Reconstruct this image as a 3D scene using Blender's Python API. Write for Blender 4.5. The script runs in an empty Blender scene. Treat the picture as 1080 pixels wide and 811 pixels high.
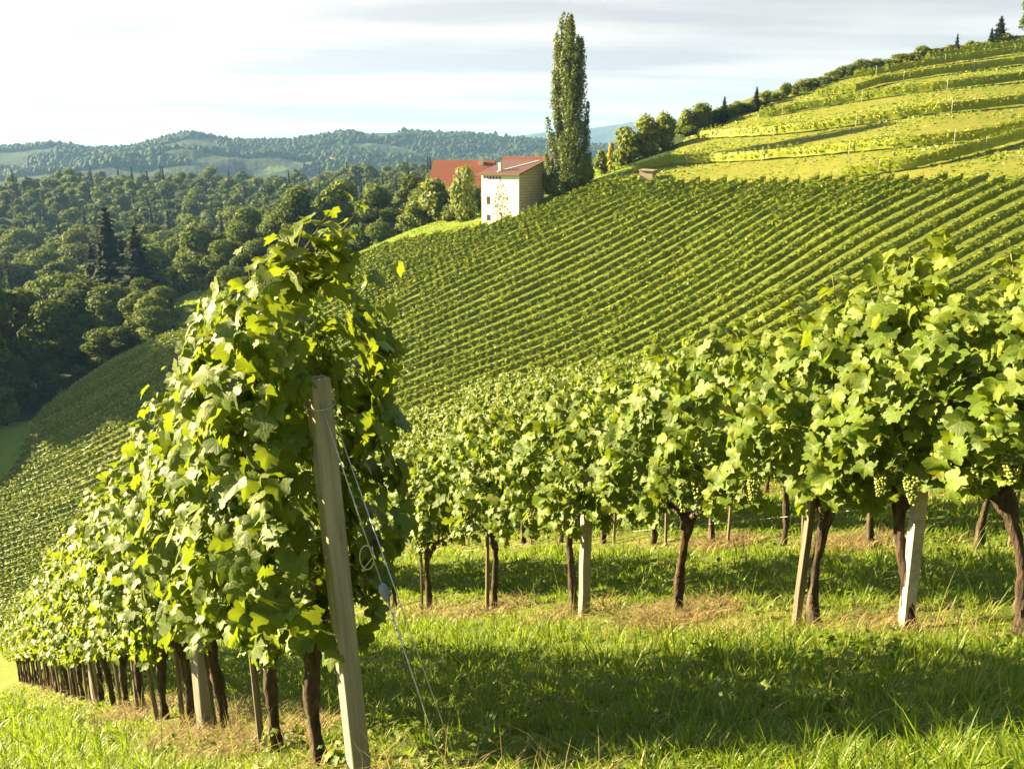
import bpy, math, random
import numpy as np
from math import radians, sin, cos, pi, atan2
from mathutils import Vector, Matrix, noise as mnoise

rng = np.random.default_rng(7)
random.seed(7)
S = bpy.context.scene
C = S.collection

# ------------------------------------------------------------------ camera
PITCH = radians(13.9)
FPX = 950.0                       # focal length in pixels of the 1080 px wide photograph
cam = bpy.data.cameras.new('camera')
cam.sensor_width = 36.0
cam.lens = FPX / 1080.0 * 36.0
cam.clip_start = 0.05
cam.clip_end = 30000.0
camo = bpy.data.objects.new('camera', cam)
C.objects.link(camo)
camo.location = (0, 0, 0)
camo.rotation_euler = (pi / 2 - PITCH, 0, 0)
S.camera = camo
S.render.resolution_x, S.render.resolution_y = 1024, 768

# ------------------------------------------------------------------ sky, sun, exposure
SUN_EL, SUN_AZ = radians(19.0), radians(-74.0)       # azimuth from +Y, clockwise positive
sun_dir = Vector((sin(SUN_AZ) * cos(SUN_EL), cos(SUN_AZ) * cos(SUN_EL), sin(SUN_EL)))
w = bpy.data.worlds.new('World')
S.world = w
w.use_nodes = True
nt = w.node_tree
nt.nodes.clear()
N = nt.nodes.new
L = nt.links.new
out = N('ShaderNodeOutputWorld')
bg = N('ShaderNodeBackground')
bg.inputs['Strength'].default_value = 0.05
sky = N('ShaderNodeTexSky')
sky.sky_type = 'NISHITA'
sky.sun_disc = False
sky.sun_elevation = SUN_EL
sky.sun_rotation = SUN_AZ % (2 * pi)
sky.air_density = 0.8
sky.dust_density = 1.5
sky.ozone_density = 1.0
tc = N('ShaderNodeTexCoord')
sep = N('ShaderNodeSeparateXYZ')
L(tc.outputs['Generated'], sep.inputs[0])
def wm(op, a, b=None, c=None):
    n = N('ShaderNodeMath'); n.operation = op
    for i, v in enumerate((a, b, c)):
        if v is None: continue
        if isinstance(v, (int, float)): n.inputs[i].default_value = v
        else: L(v, n.inputs[i])
    return n.outputs[0]
den = wm('ADD', wm('MAXIMUM', sep.outputs[2], 0.0), 0.06)
cx = wm('DIVIDE', sep.outputs[0], den)
cy = wm('DIVIDE', sep.outputs[1], den)
cmb = N('ShaderNodeCombineXYZ')
L(wm('MULTIPLY', cx, 0.35), cmb.inputs[0]); L(cy, cmb.inputs[1])
cn = N('ShaderNodeTexNoise')
cn.inputs['Scale'].default_value = 0.75
cn.inputs['Detail'].default_value = 7.0
cn.inputs['Roughness'].default_value = 0.55
cn.inputs['Distortion'].default_value = 0.35
L(cmb.outputs[0], cn.inputs['Vector'])
cr = N('ShaderNodeValToRGB')
cr.color_ramp.elements[0].position = 0.16
cr.color_ramp.elements[1].position = 0.40
L(cn.outputs[0], cr.inputs[0])
cn2 = N('ShaderNodeTexNoise')
cn2.inputs['Scale'].default_value = 0.9
cn2.inputs['Detail'].default_value = 5.0
L(cmb.outputs[0], cn2.inputs['Vector'])
cr2 = N('ShaderNodeValToRGB')            # cloud tone: light with greyer undersides
cr2.color_ramp.elements[0].position = 0.42
cr2.color_ramp.elements[0].color = (2.16, 2.00, 1.94, 1)
cr2.color_ramp.elements[1].position = 0.58
cr2.color_ramp.elements[1].color = (3.10, 2.83, 2.55, 1)
L(cn2.outputs[0], cr2.inputs[0])
mixc = N('ShaderNodeMix'); mixc.data_type = 'RGBA'
low = wm('SUBTRACT', 1.0, wm('MULTIPLY', wm('SUBTRACT', sep.outputs[2], 0.22), 2.6))      # a clear blue zenith, cloud streaks low in the sky
lowc = N('ShaderNodeClamp'); L(low, lowc.inputs['Value']); lowc.inputs['Min'].default_value = 0.12
L(wm('MULTIPLY', wm('MULTIPLY', cr.outputs[0], 0.97), lowc.outputs[0]), mixc.inputs[0])
dotn = N('ShaderNodeVectorMath'); dotn.operation = 'DOT_PRODUCT'
L(tc.outputs['Generated'], dotn.inputs[0]); dotn.inputs[1].default_value = tuple(sun_dir)
glow = wm('ADD', 0.85, wm('MULTIPLY', wm('POWER', wm('MAXIMUM', dotn.outputs['Value'], 0.0), 2.0), 1.0))   # clouds brighten towards the sun
gm = N('ShaderNodeMix'); gm.data_type = 'RGBA'; gm.blend_type = 'MULTIPLY'; gm.inputs[0].default_value = 1.0
gc = N('ShaderNodeCombineColor')
for q_ in range(3): L(glow, gc.inputs[q_])
L(cr2.outputs[0], gm.inputs[6]); L(gc.outputs[0], gm.inputs[7])
L(sky.outputs[0], mixc.inputs[6]); L(gm.outputs[2], mixc.inputs[7])
L(mixc.outputs[2], bg.inputs['Color'])
L(bg.outputs[0], out.inputs['Surface'])

sl = bpy.data.lights.new('sun', 'SUN')
sl.energy = 5.0
sl.angle = radians(0.5)
sl.color = (1.0, 0.82, 0.45)
so = bpy.data.objects.new('sun', sl)
C.objects.link(so)
so.rotation_euler = sun_dir.to_track_quat('Z', 'Y').to_euler()
so.location = sun_dir * 50

S.view_settings.view_transform = 'Standard'
S.view_settings.look = 'None'
S.view_settings.exposure = 2.85
S.view_settings.gamma = 1.0
S.view_settings.use_curve_mapping = False
S.render.engine = 'CYCLES'
cy_ = S.cycles
cy_.max_bounces = 5
cy_.diffuse_bounces = 3
cy_.glossy_bounces = 2
cy_.transmission_bounces = 3
cy_.volume_bounces = 0
cy_.transparent_max_bounces = 4
cy_.use_denoising = True
cy_.caustics_reflective = False
cy_.caustics_refractive = False
cy_.sample_clamp_indirect = 4.0

# ------------------------------------------------------------------ pixel <-> world
CP, SP = cos(PITCH), sin(PITCH)
def ray(px, py):
    x = (px - 540.0) / FPX
    u = (405.5 - py) / FPX
    return np.array([x, CP + u * SP, -SP + u * CP])
def P(px, py, D):
    return ray(px, py) * D
def proj(p):
    x, y, z = p
    d = y * CP - z * SP
    u = y * SP + z * CP
    return 540 + FPX * x / d, 405.5 - FPX * u / d, d

# ------------------------------------------------------------------ helpers
def tag(o, label=None, cat=None, group=None, kind=None):
    if label: o['label'] = label
    if cat: o['category'] = cat
    if group: o['group'] = group
    if kind: o['kind'] = kind
    return o
def empty(name, loc, rz=0.0):
    o = bpy.data.objects.new(name, None)
    o.empty_display_size = 0.2
    C.objects.link(o)
    o.location = loc
    o.rotation_euler = (0, 0, rz)
    return o
def raw_mesh(name, V, F, mat, smooth=False, attrs=None):
    """V (n,3); F list of (m,k) int arrays"""
    V = np.asarray(V, dtype=np.float32)
    me = bpy.data.meshes.new(name)
    if not isinstance(F, list): F = [F]
    F = [np.asarray(f, dtype=np.int32) for f in F if len(f)]
    me.vertices.add(len(V))
    me.vertices.foreach_set('co', V.ravel())
    loops = np.concatenate([f.ravel() for f in F])
    tot = np.concatenate([np.full(len(f), f.shape[1], dtype=np.int32) for f in F])
    start = np.concatenate([[0], np.cumsum(tot)[:-1]]).astype(np.int32)
    me.loops.add(len(loops))
    me.loops.foreach_set('vertex_index', loops)
    me.polygons.add(len(tot))
    me.polygons.foreach_set('loop_start', start)
    me.polygons.foreach_set('loop_total', tot)
    me.polygons.foreach_set('use_smooth', np.full(len(tot), bool(smooth)))
    me.update(calc_edges=True)
    if attrs:
        for k, a in attrs.items():
            a = np.asarray(a, dtype=np.float32)
            if a.ndim == 1:
                at = me.attributes.new(k, 'FLOAT', 'POINT'); at.data.foreach_set('value', a)
            else:
                at = me.attributes.new(k, 'FLOAT_VECTOR', 'POINT'); at.data.foreach_set('vector', a.ravel())
    me.materials.append(mat)
    return me
def link(name, me, parent=None, loc=None, rot=None):
    o = bpy.data.objects.new(name, me)
    C.objects.link(o)
    if parent is not None: o.parent = parent
    if loc is not None: o.location = loc
    if rot is not None: o.rotation_euler = rot
    return o
def mobj(name, V, F, mat, parent=None, smooth=False, attrs=None, loc=None, rot=None):
    return link(name, raw_mesh(name, V, F, mat, smooth, attrs), parent, loc, rot)
class MB:
    """collects shapes; build() links them as one mesh object"""
    def __init__(s): s.V = []; s.F = []; s.n = 0
    def add(s, V, F):
        s.V.append(np.asarray(V, float)); s.F.append([[i + s.n for i in f] for f in F]); s.n += len(V)
    def box(s, c, d, rz=0.0, top=(1, 1), bev=0.0):
        x, y, z = [q / 2 for q in d]
        V = []
        for k, (sz, t) in enumerate(((-z, (1, 1)), (z, top))):
            for a, b in ((-x, -y), (x, -y), (x, y), (-x, y)):
                px, py = a * t[0], b * t[1]
                V.append((c[0] + px * cos(rz) - py * sin(rz), c[1] + px * sin(rz) + py * cos(rz), c[2] + sz))
        s.add(V, [(3, 2, 1, 0), (4, 5, 6, 7), (0, 1, 5, 4), (1, 2, 6, 5), (2, 3, 7, 6), (3, 0, 4, 7)])
    def tube(s, pts, rad, n=8, cap=True, rough=0.0, seed=0):
        pts = [Vector(p) for p in pts]
        if not hasattr(rad, '__len__'): rad = [rad] * len(pts)
        r_ = random.Random(seed)
        V = []; F = []
        up = Vector((0, 0, 1))
        for i, p in enumerate(pts):
            t = (pts[min(i + 1, len(pts) - 1)] - pts[max(i - 1, 0)]).normalized()
            a = t.cross(Vector((0.31, 0.95, 0.05)))
            if a.length < 1e-3: a = t.cross(up)
            a.normalize(); b = t.cross(a)
            for k in range(n):
                an = 2 * pi * k / n
                rr = rad[i] * (1 + rough * (r_.random() - 0.5) * 2)
                V.append(p + (a * cos(an) + b * sin(an)) * rr)
        for i in range(len(pts) - 1):
            for k in range(n):
                F.append((i * n + k, i * n + (k + 1) % n, (i + 1) * n + (k + 1) % n, (i + 1) * n + k))
        if cap:
            F.append(tuple(range(n - 1, -1, -1))); F.append(tuple((len(pts) - 1) * n + k for k in range(n)))
        s.add([tuple(v) for v in V], F)
    def mesh(s, name, mat, smooth=False):
        me = bpy.data.meshes.new(name)
        V = np.concatenate(s.V)
        me.from_pydata([tuple(v) for v in V], [], [f for F in s.F for f in F])
        me.materials.append(mat)
        if smooth:
            for p in me.polygons: p.use_smooth = True
        me.update()
        return me
    def build(s, name, mat, parent=None, smooth=False, loc=None, rot=None):
        return link(name, s.mesh(name, mat, smooth), parent, loc, rot)
def bevel(o, wd=0.01, seg=2):
    m = o.modifiers.new('bevel', 'BEVEL'); m.width = wd; m.segments = seg; m.limit_method = 'ANGLE'
    return o
def ordinal(n):
    if 10 <= n % 100 <= 20: return '%dth' % n
    return '%d%s' % (n, {1: 'st', 2: 'nd', 3: 'rd'}.get(n % 10, 'th'))

# ------------------------------------------------------------------ materials
def newmat(name):
    m = bpy.data.materials.new(name); m.use_nodes = True
    m.node_tree.nodes.clear()
    return m, m.node_tree
class G:
    """node graph shorthand"""
    def __init__(s, tree): s.t = tree
    def n(s, kind, **kw):
        nd = s.t.nodes.new(kind)
        for k, v in kw.items(): setattr(nd, k, v)
        return nd
    def l(s, a, b): s.t.links.new(a, b)
    def m(s, op, a, b=None, clamp=False):
        nd = s.n('ShaderNodeMath', operation=op, use_clamp=clamp)
        for i, v in enumerate((a, b)):
            if v is None: continue
            if isinstance(v, (int, float)): nd.inputs[i].default_value = v
            else: s.l(v, nd.inputs[i])
        return nd.outputs[0]
    def mix(s, f, a, b, blend='MIX'):
        nd = s.n('ShaderNodeMix', data_type='RGBA', blend_type=blend)
        for i, v in ((0, f), (6, a), (7, b)):
            if isinstance(v, (int, float)): nd.inputs[i].default_value = v
            elif isinstance(v, tuple): nd.inputs[i].default_value = (*v, 1) if len(v) == 3 else v
            else: s.l(v, nd.inputs[i])
        return nd.outputs[2]
    def noise(s, vec, scale, detail=4, rough=0.5, dist=0.0):
        nd = s.n('ShaderNodeTexNoise')
        nd.inputs['Scale'].default_value = scale; nd.inputs['Detail'].default_value = detail
        nd.inputs['Roughness'].default_value = rough; nd.inputs['Distortion'].default_value = dist
        if vec is not None: s.l(vec, nd.inputs['Vector'])
        return nd.outputs[0]
    def ramp(s, f, stops):
        nd = s.n('ShaderNodeValToRGB')
        e = nd.color_ramp.elements
        while len(e) < len(stops): e.new(0.5)
        for k, (p, c) in enumerate(stops):
            e[k].position = p
            e[k].color = (*c, 1) if len(c) == 3 else c
        s.l(f, nd.inputs[0])
        return nd.outputs[0]
    def attr(s, name): return s.n('ShaderNodeAttribute', attribute_name=name)
    def geo(s): return s.n('ShaderNodeNewGeometry')

def foliage_mat(name, stops, trans, tfac=0.35, rough=0.5, spec=0.35, veins=False, objrand=0.35, tscale=None):
    """stops: colour ramp over the per-leaf 'tint' attribute"""
    m, t = newmat(name); g = G(t)
    o = g.n('ShaderNodeOutputMaterial')
    tint = g.attr('tint').outputs['Fac']
    oi = g.n('ShaderNodeObjectInfo')
    f = g.m('ADD', tint, g.m('MULTIPLY', g.m('SUBTRACT', oi.outputs['Random'], 0.5), objrand), clamp=True)
    col = g.ramp(f, stops)
    pb = g.n('ShaderNodeBsdfPrincipled')
    pb.inputs['Roughness'].default_value = rough
    pb.inputs['Specular IOR Level'].default_value = spec
    tcol = g.mix(0.75, col, trans) if tscale is None else g.mix(0.5, col, trans)
    if veins:
        at = g.attr('leafuv'); sp = g.n('ShaderNodeSeparateXYZ'); g.l(at.outputs['Vector'], sp.inputs[0])
        ax = g.m('ABSOLUTE', sp.outputs[0]); yy = sp.outputs[1]
        dmin = None
        for an in (0.0, 50.0, 112.0):
            sx, cyv = sin(radians(an)), cos(radians(an))
            # distance to the half line from the petiole at this angle
            along = g.m('ADD', g.m('MULTIPLY', ax, sx), g.m('MULTIPLY', yy, cyv))
            perp = g.m('ABSOLUTE', g.m('SUBTRACT', g.m('MULTIPLY', ax, cyv), g.m('MULTIPLY', yy, sx)))
            d = g.m('ADD', perp, g.m('MULTIPLY', g.m('LESS_THAN', along, 0.0), 1.0))
            dmin = d if dmin is None else g.m('MINIMUM', dmin, d)
        vm = g.m('SUBTRACT', 1.0, g.m('DIVIDE', dmin, 0.035), clamp=True)
        nz = g.noise(at.outputs['Vector'], 5.0, 3)
        col = g.mix(g.m('MULTIPLY', nz, 0.35), col, (0.10, 0.15, 0.03))
        col = g.mix(g.m('MULTIPLY', vm, 0.45), col, (0.22, 0.27, 0.08))
        bp = g.n('ShaderNodeBump'); bp.inputs['Strength'].default_value = 0.16; bp.inputs['Distance'].default_value = 0.02
        g.l(g.m('SUBTRACT', g.noise(at.outputs['Vector'], 7.0, 2), vm), bp.inputs['Height'])
        g.l(bp.outputs[0], pb.inputs['Normal'])
        rg = g.m('ADD', rough - 0.1, g.m('MULTIPLY', nz, 0.25))
        g.l(rg, pb.inputs['Roughness'])
    g.l(col, pb.inputs['Base Color'])
    tr = g.n('ShaderNodeBsdfTranslucent'); g.l(tcol, tr.inputs['Color'])
    mx = g.n('ShaderNodeMixShader'); mx.inputs[0].default_value = tfac
    g.l(pb.outputs[0], mx.inputs[1]); g.l(tr.outputs[0], mx.inputs[2])
    g.l(mx.outputs[0], o.inputs['Surface'])
    return m

def rough_mat(name, c1, c2, scale=4.0, rough=0.85, stretch=(1, 1, 1), bump=0.3, spec=0.25, c3=None, dist=0.01, metal=0.0):
    m, t = newmat(name); g = G(t)
    o = g.n('ShaderNodeOutputMaterial'); pb = g.n('ShaderNodeBsdfPrincipled')
    tcn = g.n('ShaderNodeTexCoord'); mp = g.n('ShaderNodeMapping'); mp.inputs['Scale'].default_value = stretch
    g.l(tcn.outputs['Object'], mp.inputs['Vector'])
    nz = g.noise(mp.outputs[0], scale, 6, 0.6)
    col = g.ramp(nz, [(0.3, c1), (0.7, c2)])
    if c3:
        n2 = g.noise(mp.outputs[0], scale * 0.37, 5, 0.65)
        col = g.mix(g.ramp(n2, [(0.5, (0, 0, 0)), (0.66, (1, 1, 1))]), col, c3)
    g.l(col, pb.inputs['Base Color'])
    pb.inputs['Roughness'].default_value = rough; pb.inputs['Specular IOR Level'].default_value = spec
    pb.inputs['Metallic'].default_value = metal
    bp = g.n('ShaderNodeBump'); bp.inputs['Strength'].default_value = bump; bp.inputs['Distance'].default_value = dist
    g.l(nz, bp.inputs['Height']); g.l(bp.outputs[0], pb.inputs['Normal'])
    g.l(pb.outputs[0], o.inputs['Surface'])
    return m

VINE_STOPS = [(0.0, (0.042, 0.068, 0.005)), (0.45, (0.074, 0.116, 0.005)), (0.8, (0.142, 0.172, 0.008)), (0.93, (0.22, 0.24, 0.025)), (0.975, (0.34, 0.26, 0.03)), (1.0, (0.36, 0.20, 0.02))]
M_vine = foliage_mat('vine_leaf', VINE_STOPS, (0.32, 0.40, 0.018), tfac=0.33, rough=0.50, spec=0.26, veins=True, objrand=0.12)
M_farvine = foliage_mat('far_vine_leaf', [(0.0, (0.070, 0.115, 0.007)), (0.5, (0.172, 0.226, 0.010)), (1.0, (0.34, 0.35, 0.025))], (0.46, 0.52, 0.03), tfac=0.26, rough=0.55, spec=0.3, objrand=0.2)
M_broad = foliage_mat('broadleaf_leaf', [(0.0, (0.034, 0.060, 0.008)), (0.5, (0.074, 0.114, 0.012)), (1.0, (0.17, 0.195, 0.020))], (0.17, 0.20, 0.03), tfac=0.25, rough=0.75, spec=0.10, objrand=0.75)
M_bush = foliage_mat('bush_leaf', [(0.0, (0.060, 0.095, 0.010)), (0.6, (0.125, 0.155, 0.018)), (1.0, (0.22, 0.22, 0.03))], (0.33, 0.36, 0.04), tfac=0.3, rough=0.6, spec=0.25, objrand=0.5)
M_poplar = foliage_mat('poplar_leaf', [(0.0, (0.038, 0.064, 0.010)), (0.5, (0.085, 0.115, 0.016)), (1.0, (0.17, 0.18, 0.03))], (0.2, 0.25, 0.04), tfac=0.28, rough=0.55, spec=0.3, objrand=0.0)
M_spruce = foliage_mat('spruce_needles', [(0.0, (0.010, 0.022, 0.010)), (0.6, (0.022, 0.038, 0.014)), (1.0, (0.06, 0.07, 0.02))], (0.06, 0.08, 0.02), tfac=0.12, rough=0.8, spec=0.1, objrand=0.4)
M_yellow = foliage_mat('yellow_leaf', [(0.0, (0.30, 0.24, 0.02)), (1.0, (0.50, 0.40, 0.03))], (0.5, 0.42, 0.04), tfac=0.3, rough=0.6, spec=0.2, objrand=0.0)
M_grass = foliage_mat('grass_blade', [(0.0, (0.048, 0.082, 0.005)), (0.45, (0.098, 0.158, 0.008)), (0.75, (0.175, 0.212, 0.013)), (0.88, (0.30, 0.24, 0.07)), (1.0, (0.46, 0.35, 0.16))], (0.30, 0.42, 0.02), tfac=0.42, rough=0.5, spec=0.35, objrand=0.0)
M_straw = foliage_mat('straw_blade', [(0.0, (0.12, 0.085, 0.03)), (0.5, (0.26, 0.19, 0.075)), (1.0, (0.40, 0.31, 0.15))], (0.45, 0.35, 0.18), tfac=0.2, rough=0.6, spec=0.2, objrand=0.0)
M_bark = rough_mat('vine_bark', (0.012, 0.008, 0.006), (0.085, 0.056, 0.036), scale=38, stretch=(1, 1, 0.16), bump=1.0, c3=(0.13, 0.10, 0.07), dist=0.03)
M_treebark = rough_mat('tree_bark', (0.035, 0.025, 0.018), (0.10, 0.075, 0.05), scale=6, stretch=(1, 1, 0.3), bump=0.6)
M_cane = rough_mat('vine_cane', (0.12, 0.11, 0.025), (0.22, 0.16, 0.05), scale=30, bump=0.2)
M_stake = rough_mat('stake_wood', (0.075, 0.058, 0.040), (0.22, 0.175, 0.125), scale=26, stretch=(1, 1, 0.08), bump=0.5, c3=(0.30, 0.25, 0.19))
M_post = rough_mat('post_wood', (0.15, 0.138, 0.108), (0.33, 0.305, 0.25), scale=24, stretch=(1, 1, 0.06), bump=0.5, c3=(0.17, 0.16, 0.10), spec=0.3)
M_conc = rough_mat('post_concrete', (0.24, 0.22, 0.18), (0.40, 0.37, 0.31), scale=18, bump=0.5, c3=(0.20, 0.195, 0.14))
M_hole = rough_mat('post_hollow', (0.012, 0.011, 0.010), (0.03, 0.027, 0.024), scale=9, bump=0.1)
M_wire = rough_mat('galvanised_wire', (0.30, 0.31, 0.31), (0.52, 0.53, 0.53), scale=40, rough=0.45, bump=0.1, spec=0.5, metal=0.5)
M_blue = rough_mat('tensioner_paint', (0.10, 0.13, 0.17), (0.19, 0.23, 0.28), scale=30, rough=0.5, bump=0.2, spec=0.5)
M_grape = None
def grape_mat():
    m, t = newmat('grape_skin'); g = G(t)
    o = g.n('ShaderNodeOutputMaterial'); pb = g.n('ShaderNodeBsdfPrincipled')
    tint = g.attr('tint').outputs['Fac']
    g.l(g.ramp(tint, [(0, (0.10, 0.14, 0.02)), (0.7, (0.19, 0.22, 0.035)), (1, (0.28, 0.25, 0.05))]), pb.inputs['Base Color'])
    pb.inputs['Roughness'].default_value = 0.38
    pb.inputs['Subsurface Weight'].default_value = 0.25
    pb.inputs['Subsurface Radius'].default_value = (0.01, 0.012, 0.003)
    pb.inputs['Subsurface Scale'].default_value = 0.5
    g.l(pb.outputs[0], o.inputs['Surface'])
    return m
M_grape = grape_mat()

# ------------------------------------------------------------------ terrain
def dirVP(px, py):
    r = ray(px, py); return r / np.linalg.norm(r)
PL0 = P(380, 822, 4.2)              # base of the leaning end post (left row)
PR0 = P(955, 668, 5.6)              # base of the pale post (right row)
dL = dirVP(-32, 704); dR = dirVP(18, 626)
hL = dL[:2] / np.linalg.norm(dL[:2]); sL = dL[2] / np.linalg.norm(dL[:2])
hR = dR[:2] / np.linalg.norm(dR[:2]); sR = dR[2] / np.linalg.norm(dR[:2])
nR = np.array([-hR[1], hR[0]])      # left of the downhill direction
def near_ground(x, y):
    qx, qy = x - PR0[0], y - PR0[1]
    u = qx * hR[0] + qy * hR[1]
    v = qx * nR[0] + qy * nR[1]
    uu = np.clip(u, -12, 45)
    # left line as a function of u
    l0 = PL0[:2] - PR0[:2]
    u0, v0 = l0 @ hR, l0 @ nR
    k = (hL @ nR) / (hL @ hR)
    vl = v0 + (uu - u0) * k
    zl = PL0[2] + (uu - u0) / (hL @ hR) * sL
    zr = PR0[2] + uu * sR
    f = np.clip(v / np.maximum(vl, 0.8), -2.5, 3.0)
    z = zr + f * (zl - zr) + (u - uu) * sR
    z = z - 0.02 * np.maximum(0, -u - 2) ** 1.0 * 0 
    return z

OC = []                              # control points of everything across the valley
def oc(px, py, D): OC.append(tuple(P(px, py, D)))
for a in [(525, 237, 148), (640, 195, 141), (750, 194, 128), (870, 193, 114), (1000, 193, 102), (1080, 193, 96),
          (480, 390, 117), (450, 440, 109), (600, 340, 116), (750, 280, 111), (1000, 290, 90), (900, 240, 101),
          (190, 350, 178), (100, 450, 160), (40, 570, 134), (0, 505, 163), (92, 398, 180), (300, 302, 170), (425, 255, 160),
          (300, 400, 138), (200, 470, 140), (640, 250, 128), (380, 320, 146),
          # meadow and yard by the houses
          (470, 232, 166), (430, 244, 172), (500, 222, 176), (560, 215, 170), (600, 202, 148), (650, 180, 155), (620, 190, 165),
          # terraces
          (690, 166, 152), (750, 175, 138), (750, 145, 158), (740, 124, 178), (825, 99, 186), (870, 160, 128), (870, 135, 142),
          (870, 110, 160), (897, 75, 194), (992, 55, 199), (1080, 43, 204), (1000, 149, 118), (1000, 120, 131), (1000, 90, 150),
          (1080, 150, 113), (1080, 110, 132), (1080, 70, 165),
          # grassy mound behind the vineyard crest, forest floor
          (210, 305, 236), (210, 341, 206), (262, 338, 200), (300, 322, 198), (340, 308, 198), (380, 290, 200), (415, 272, 205), (40, 452, 190), (60, 395, 215), (30, 388, 262), (130, 338, 290), (250, 292, 350),
          (330, 252, 450), (420, 236, 470), (400, 222, 560), (200, 222, 640), (100, 225, 640), (30, 200, 800), (100, 195, 800),
          (60, 255, 580), (-80, 362, 220), (-120, 385, 172), (-200, 300, 420), (-300, 240, 800), (250, 204, 800), (450, 190, 760)]:
    oc(*a)
OC += [(170, 60, 2), (230, 160, 20), (140, 10, -25), (120, 260, 18), (60, 280, 8), (20, 300, -5), (190, 300, 14), (60, 420, -15), (200, 600, -20),
       (-160, 110, -72), (-300, 150, -75), (0, 10, -68), (-80, 60, -70), (60, 10, -48), (-60, -80, -80), (100, -80, -60)]
OC = np.array(OC)
def tps_fit(pts, reg=0.3):
    xy = pts[:, :2] / 100.0; z = pts[:, 2]; n = len(pts)
    d2 = ((xy[:, None] - xy[None]) ** 2).sum(-1)
    K = np.where(d2 > 0, 0.5 * d2 * np.log(np.maximum(d2, 1e-12)), 0) + np.eye(n) * reg * 0.02
    Pm = np.c_[np.ones(n), xy]
    A = np.block([[K, Pm], [Pm.T, np.zeros((3, 3))]])
    return xy, np.linalg.solve(A, np.r_[z, np.zeros(3)])
TXY, TW = tps_fit(OC)
def tps(x, y):
    x = np.asarray(x, float); y = np.asarray(y, float); sh = x.shape
    q = np.c_[x.ravel(), y.ravel()] / 100.0
    res = np.empty(len(q))
    for a in range(0, len(q), 40000):
        b = q[a:a + 40000]
        d2 = ((b[:, None] - TXY[None]) ** 2).sum(-1)
        K = 0.5 * d2 * np.log(np.maximum(d2, 1e-12))
        res[a:a + 40000] = K @ TW[:-3] + TW[-3] + b @ TW[-2:]
    return res.reshape(sh)
def across(x, y):
    x = np.asarray(x, float); y = np.asarray(y, float)
    r = np.hypot(x, y)
    z = tps(np.clip(x, -450, 300), np.clip(y, -100, 850))
    z = np.clip(z, -85, 30)
    f = np.clip((r - 780) / 500.0, 0, 1); f = f * f * (3 - 2 * f)
    return z * (1 - f) + (-55) * f
def H(x, y):
    x = np.asarray(x, float); y = np.asarray(y, float)
    a = near_ground(x, y); b = across(x, y)
    d = a - b
    # behind the camera the near slope just keeps climbing gently
    h = 0.5 * (a + b + np.sqrt(d * d + 9.0))
    return h
def Hs(x, y): return float(H(np.array([x]), np.array([y]))[0])
def hit(px, py, d0=30.0, d1=900.0):
    """walk along a photo ray to the ground across the valley"""
    D = np.linspace(d0, d1, 3000)
    r = ray(px, py)
    z = across(r[0] * D, r[1] * D)
    below = r[2] * D - z
    k = np.argmax(below < 0)
    if below[k] >= 0: return None
    if k == 0: return r * D[0]
    t = below[k - 1] / (below[k - 1] - below[k])
    return r * (D[k - 1] + t * (D[k] - D[k - 1]))

# ground material: colour by where things grow
def ground_mat():
    m, t = newmat('ground_soil_and_turf'); g = G(t)
    o = g.n('ShaderNodeOutputMaterial'); pb = g.n('ShaderNodeBsdfPrincipled')
    geo = g.geo(); pos = geo.outputs['Position']
    n1 = g.noise(pos, 0.35, 6, 0.6); n2 = g.noise(pos, 3.0, 5, 0.65); n3 = g.noise(pos, 25.0, 4, 0.6)
    n0 = g.noise(pos, 0.06, 4, 0.6)
    turf = g.ramp(n2, [(0.28, (0.045, 0.075, 0.008)), (0.5, (0.085, 0.12, 0.012)), (0.75, (0.15, 0.165, 0.025))])
    turf = g.mix(g.m('MULTIPLY', n3, 0.5), turf, (0.11, 0.10, 0.035))
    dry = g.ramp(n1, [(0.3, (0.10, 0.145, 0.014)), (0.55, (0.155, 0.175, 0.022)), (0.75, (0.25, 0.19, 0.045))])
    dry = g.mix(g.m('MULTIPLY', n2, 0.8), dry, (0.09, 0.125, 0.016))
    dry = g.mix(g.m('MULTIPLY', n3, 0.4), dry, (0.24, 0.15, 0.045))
    mead = g.ramp(n1, [(0.3, (0.10, 0.15, 0.014)), (0.7, (0.17, 0.21, 0.025))])
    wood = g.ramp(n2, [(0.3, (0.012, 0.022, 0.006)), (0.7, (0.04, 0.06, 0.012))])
    far = g.ramp(n0, [(0.42, (0.025, 0.045, 0.014)), (0.58, (0.07, 0.11, 0.03))])
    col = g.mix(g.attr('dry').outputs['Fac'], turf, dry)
    col = g.mix(g.attr('meadow').outputs['Fac'], col, g.mix(g.m('MULTIPLY', n3, 0.5), mead, (0.06, 0.10, 0.012)))
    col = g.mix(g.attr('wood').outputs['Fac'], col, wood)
    straw = g.ramp(n3, [(0.3, (0.13, 0.10, 0.035)), (0.6, (0.27, 0.21, 0.085))])
    sf = g.m('MULTIPLY', g.attr('strip').outputs['Fac'], g.ramp(n2, [(0.45, (0.05, 0.05, 0.05)), (0.7, (0.75, 0.75, 0.75))]))
    col = g.mix(sf, col, straw)
    g.l(col, pb.inputs['Base Color'])
    pb.inputs['Roughness'].default_value = 0.95; pb.inputs['Specular IOR Level'].default_value = 0.1
    bp = g.n('ShaderNodeBump'); bp.inputs['Strength'].default_value = 0.6; bp.inputs['Distance'].default_value = 0.05
    g.l(n3, bp.inputs['Height']); g.l(bp.outputs[0], pb.inputs['Normal'])
    g.l(pb.outputs[0], o.inputs['Surface'])
    return m
M_ground = ground_mat()

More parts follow.
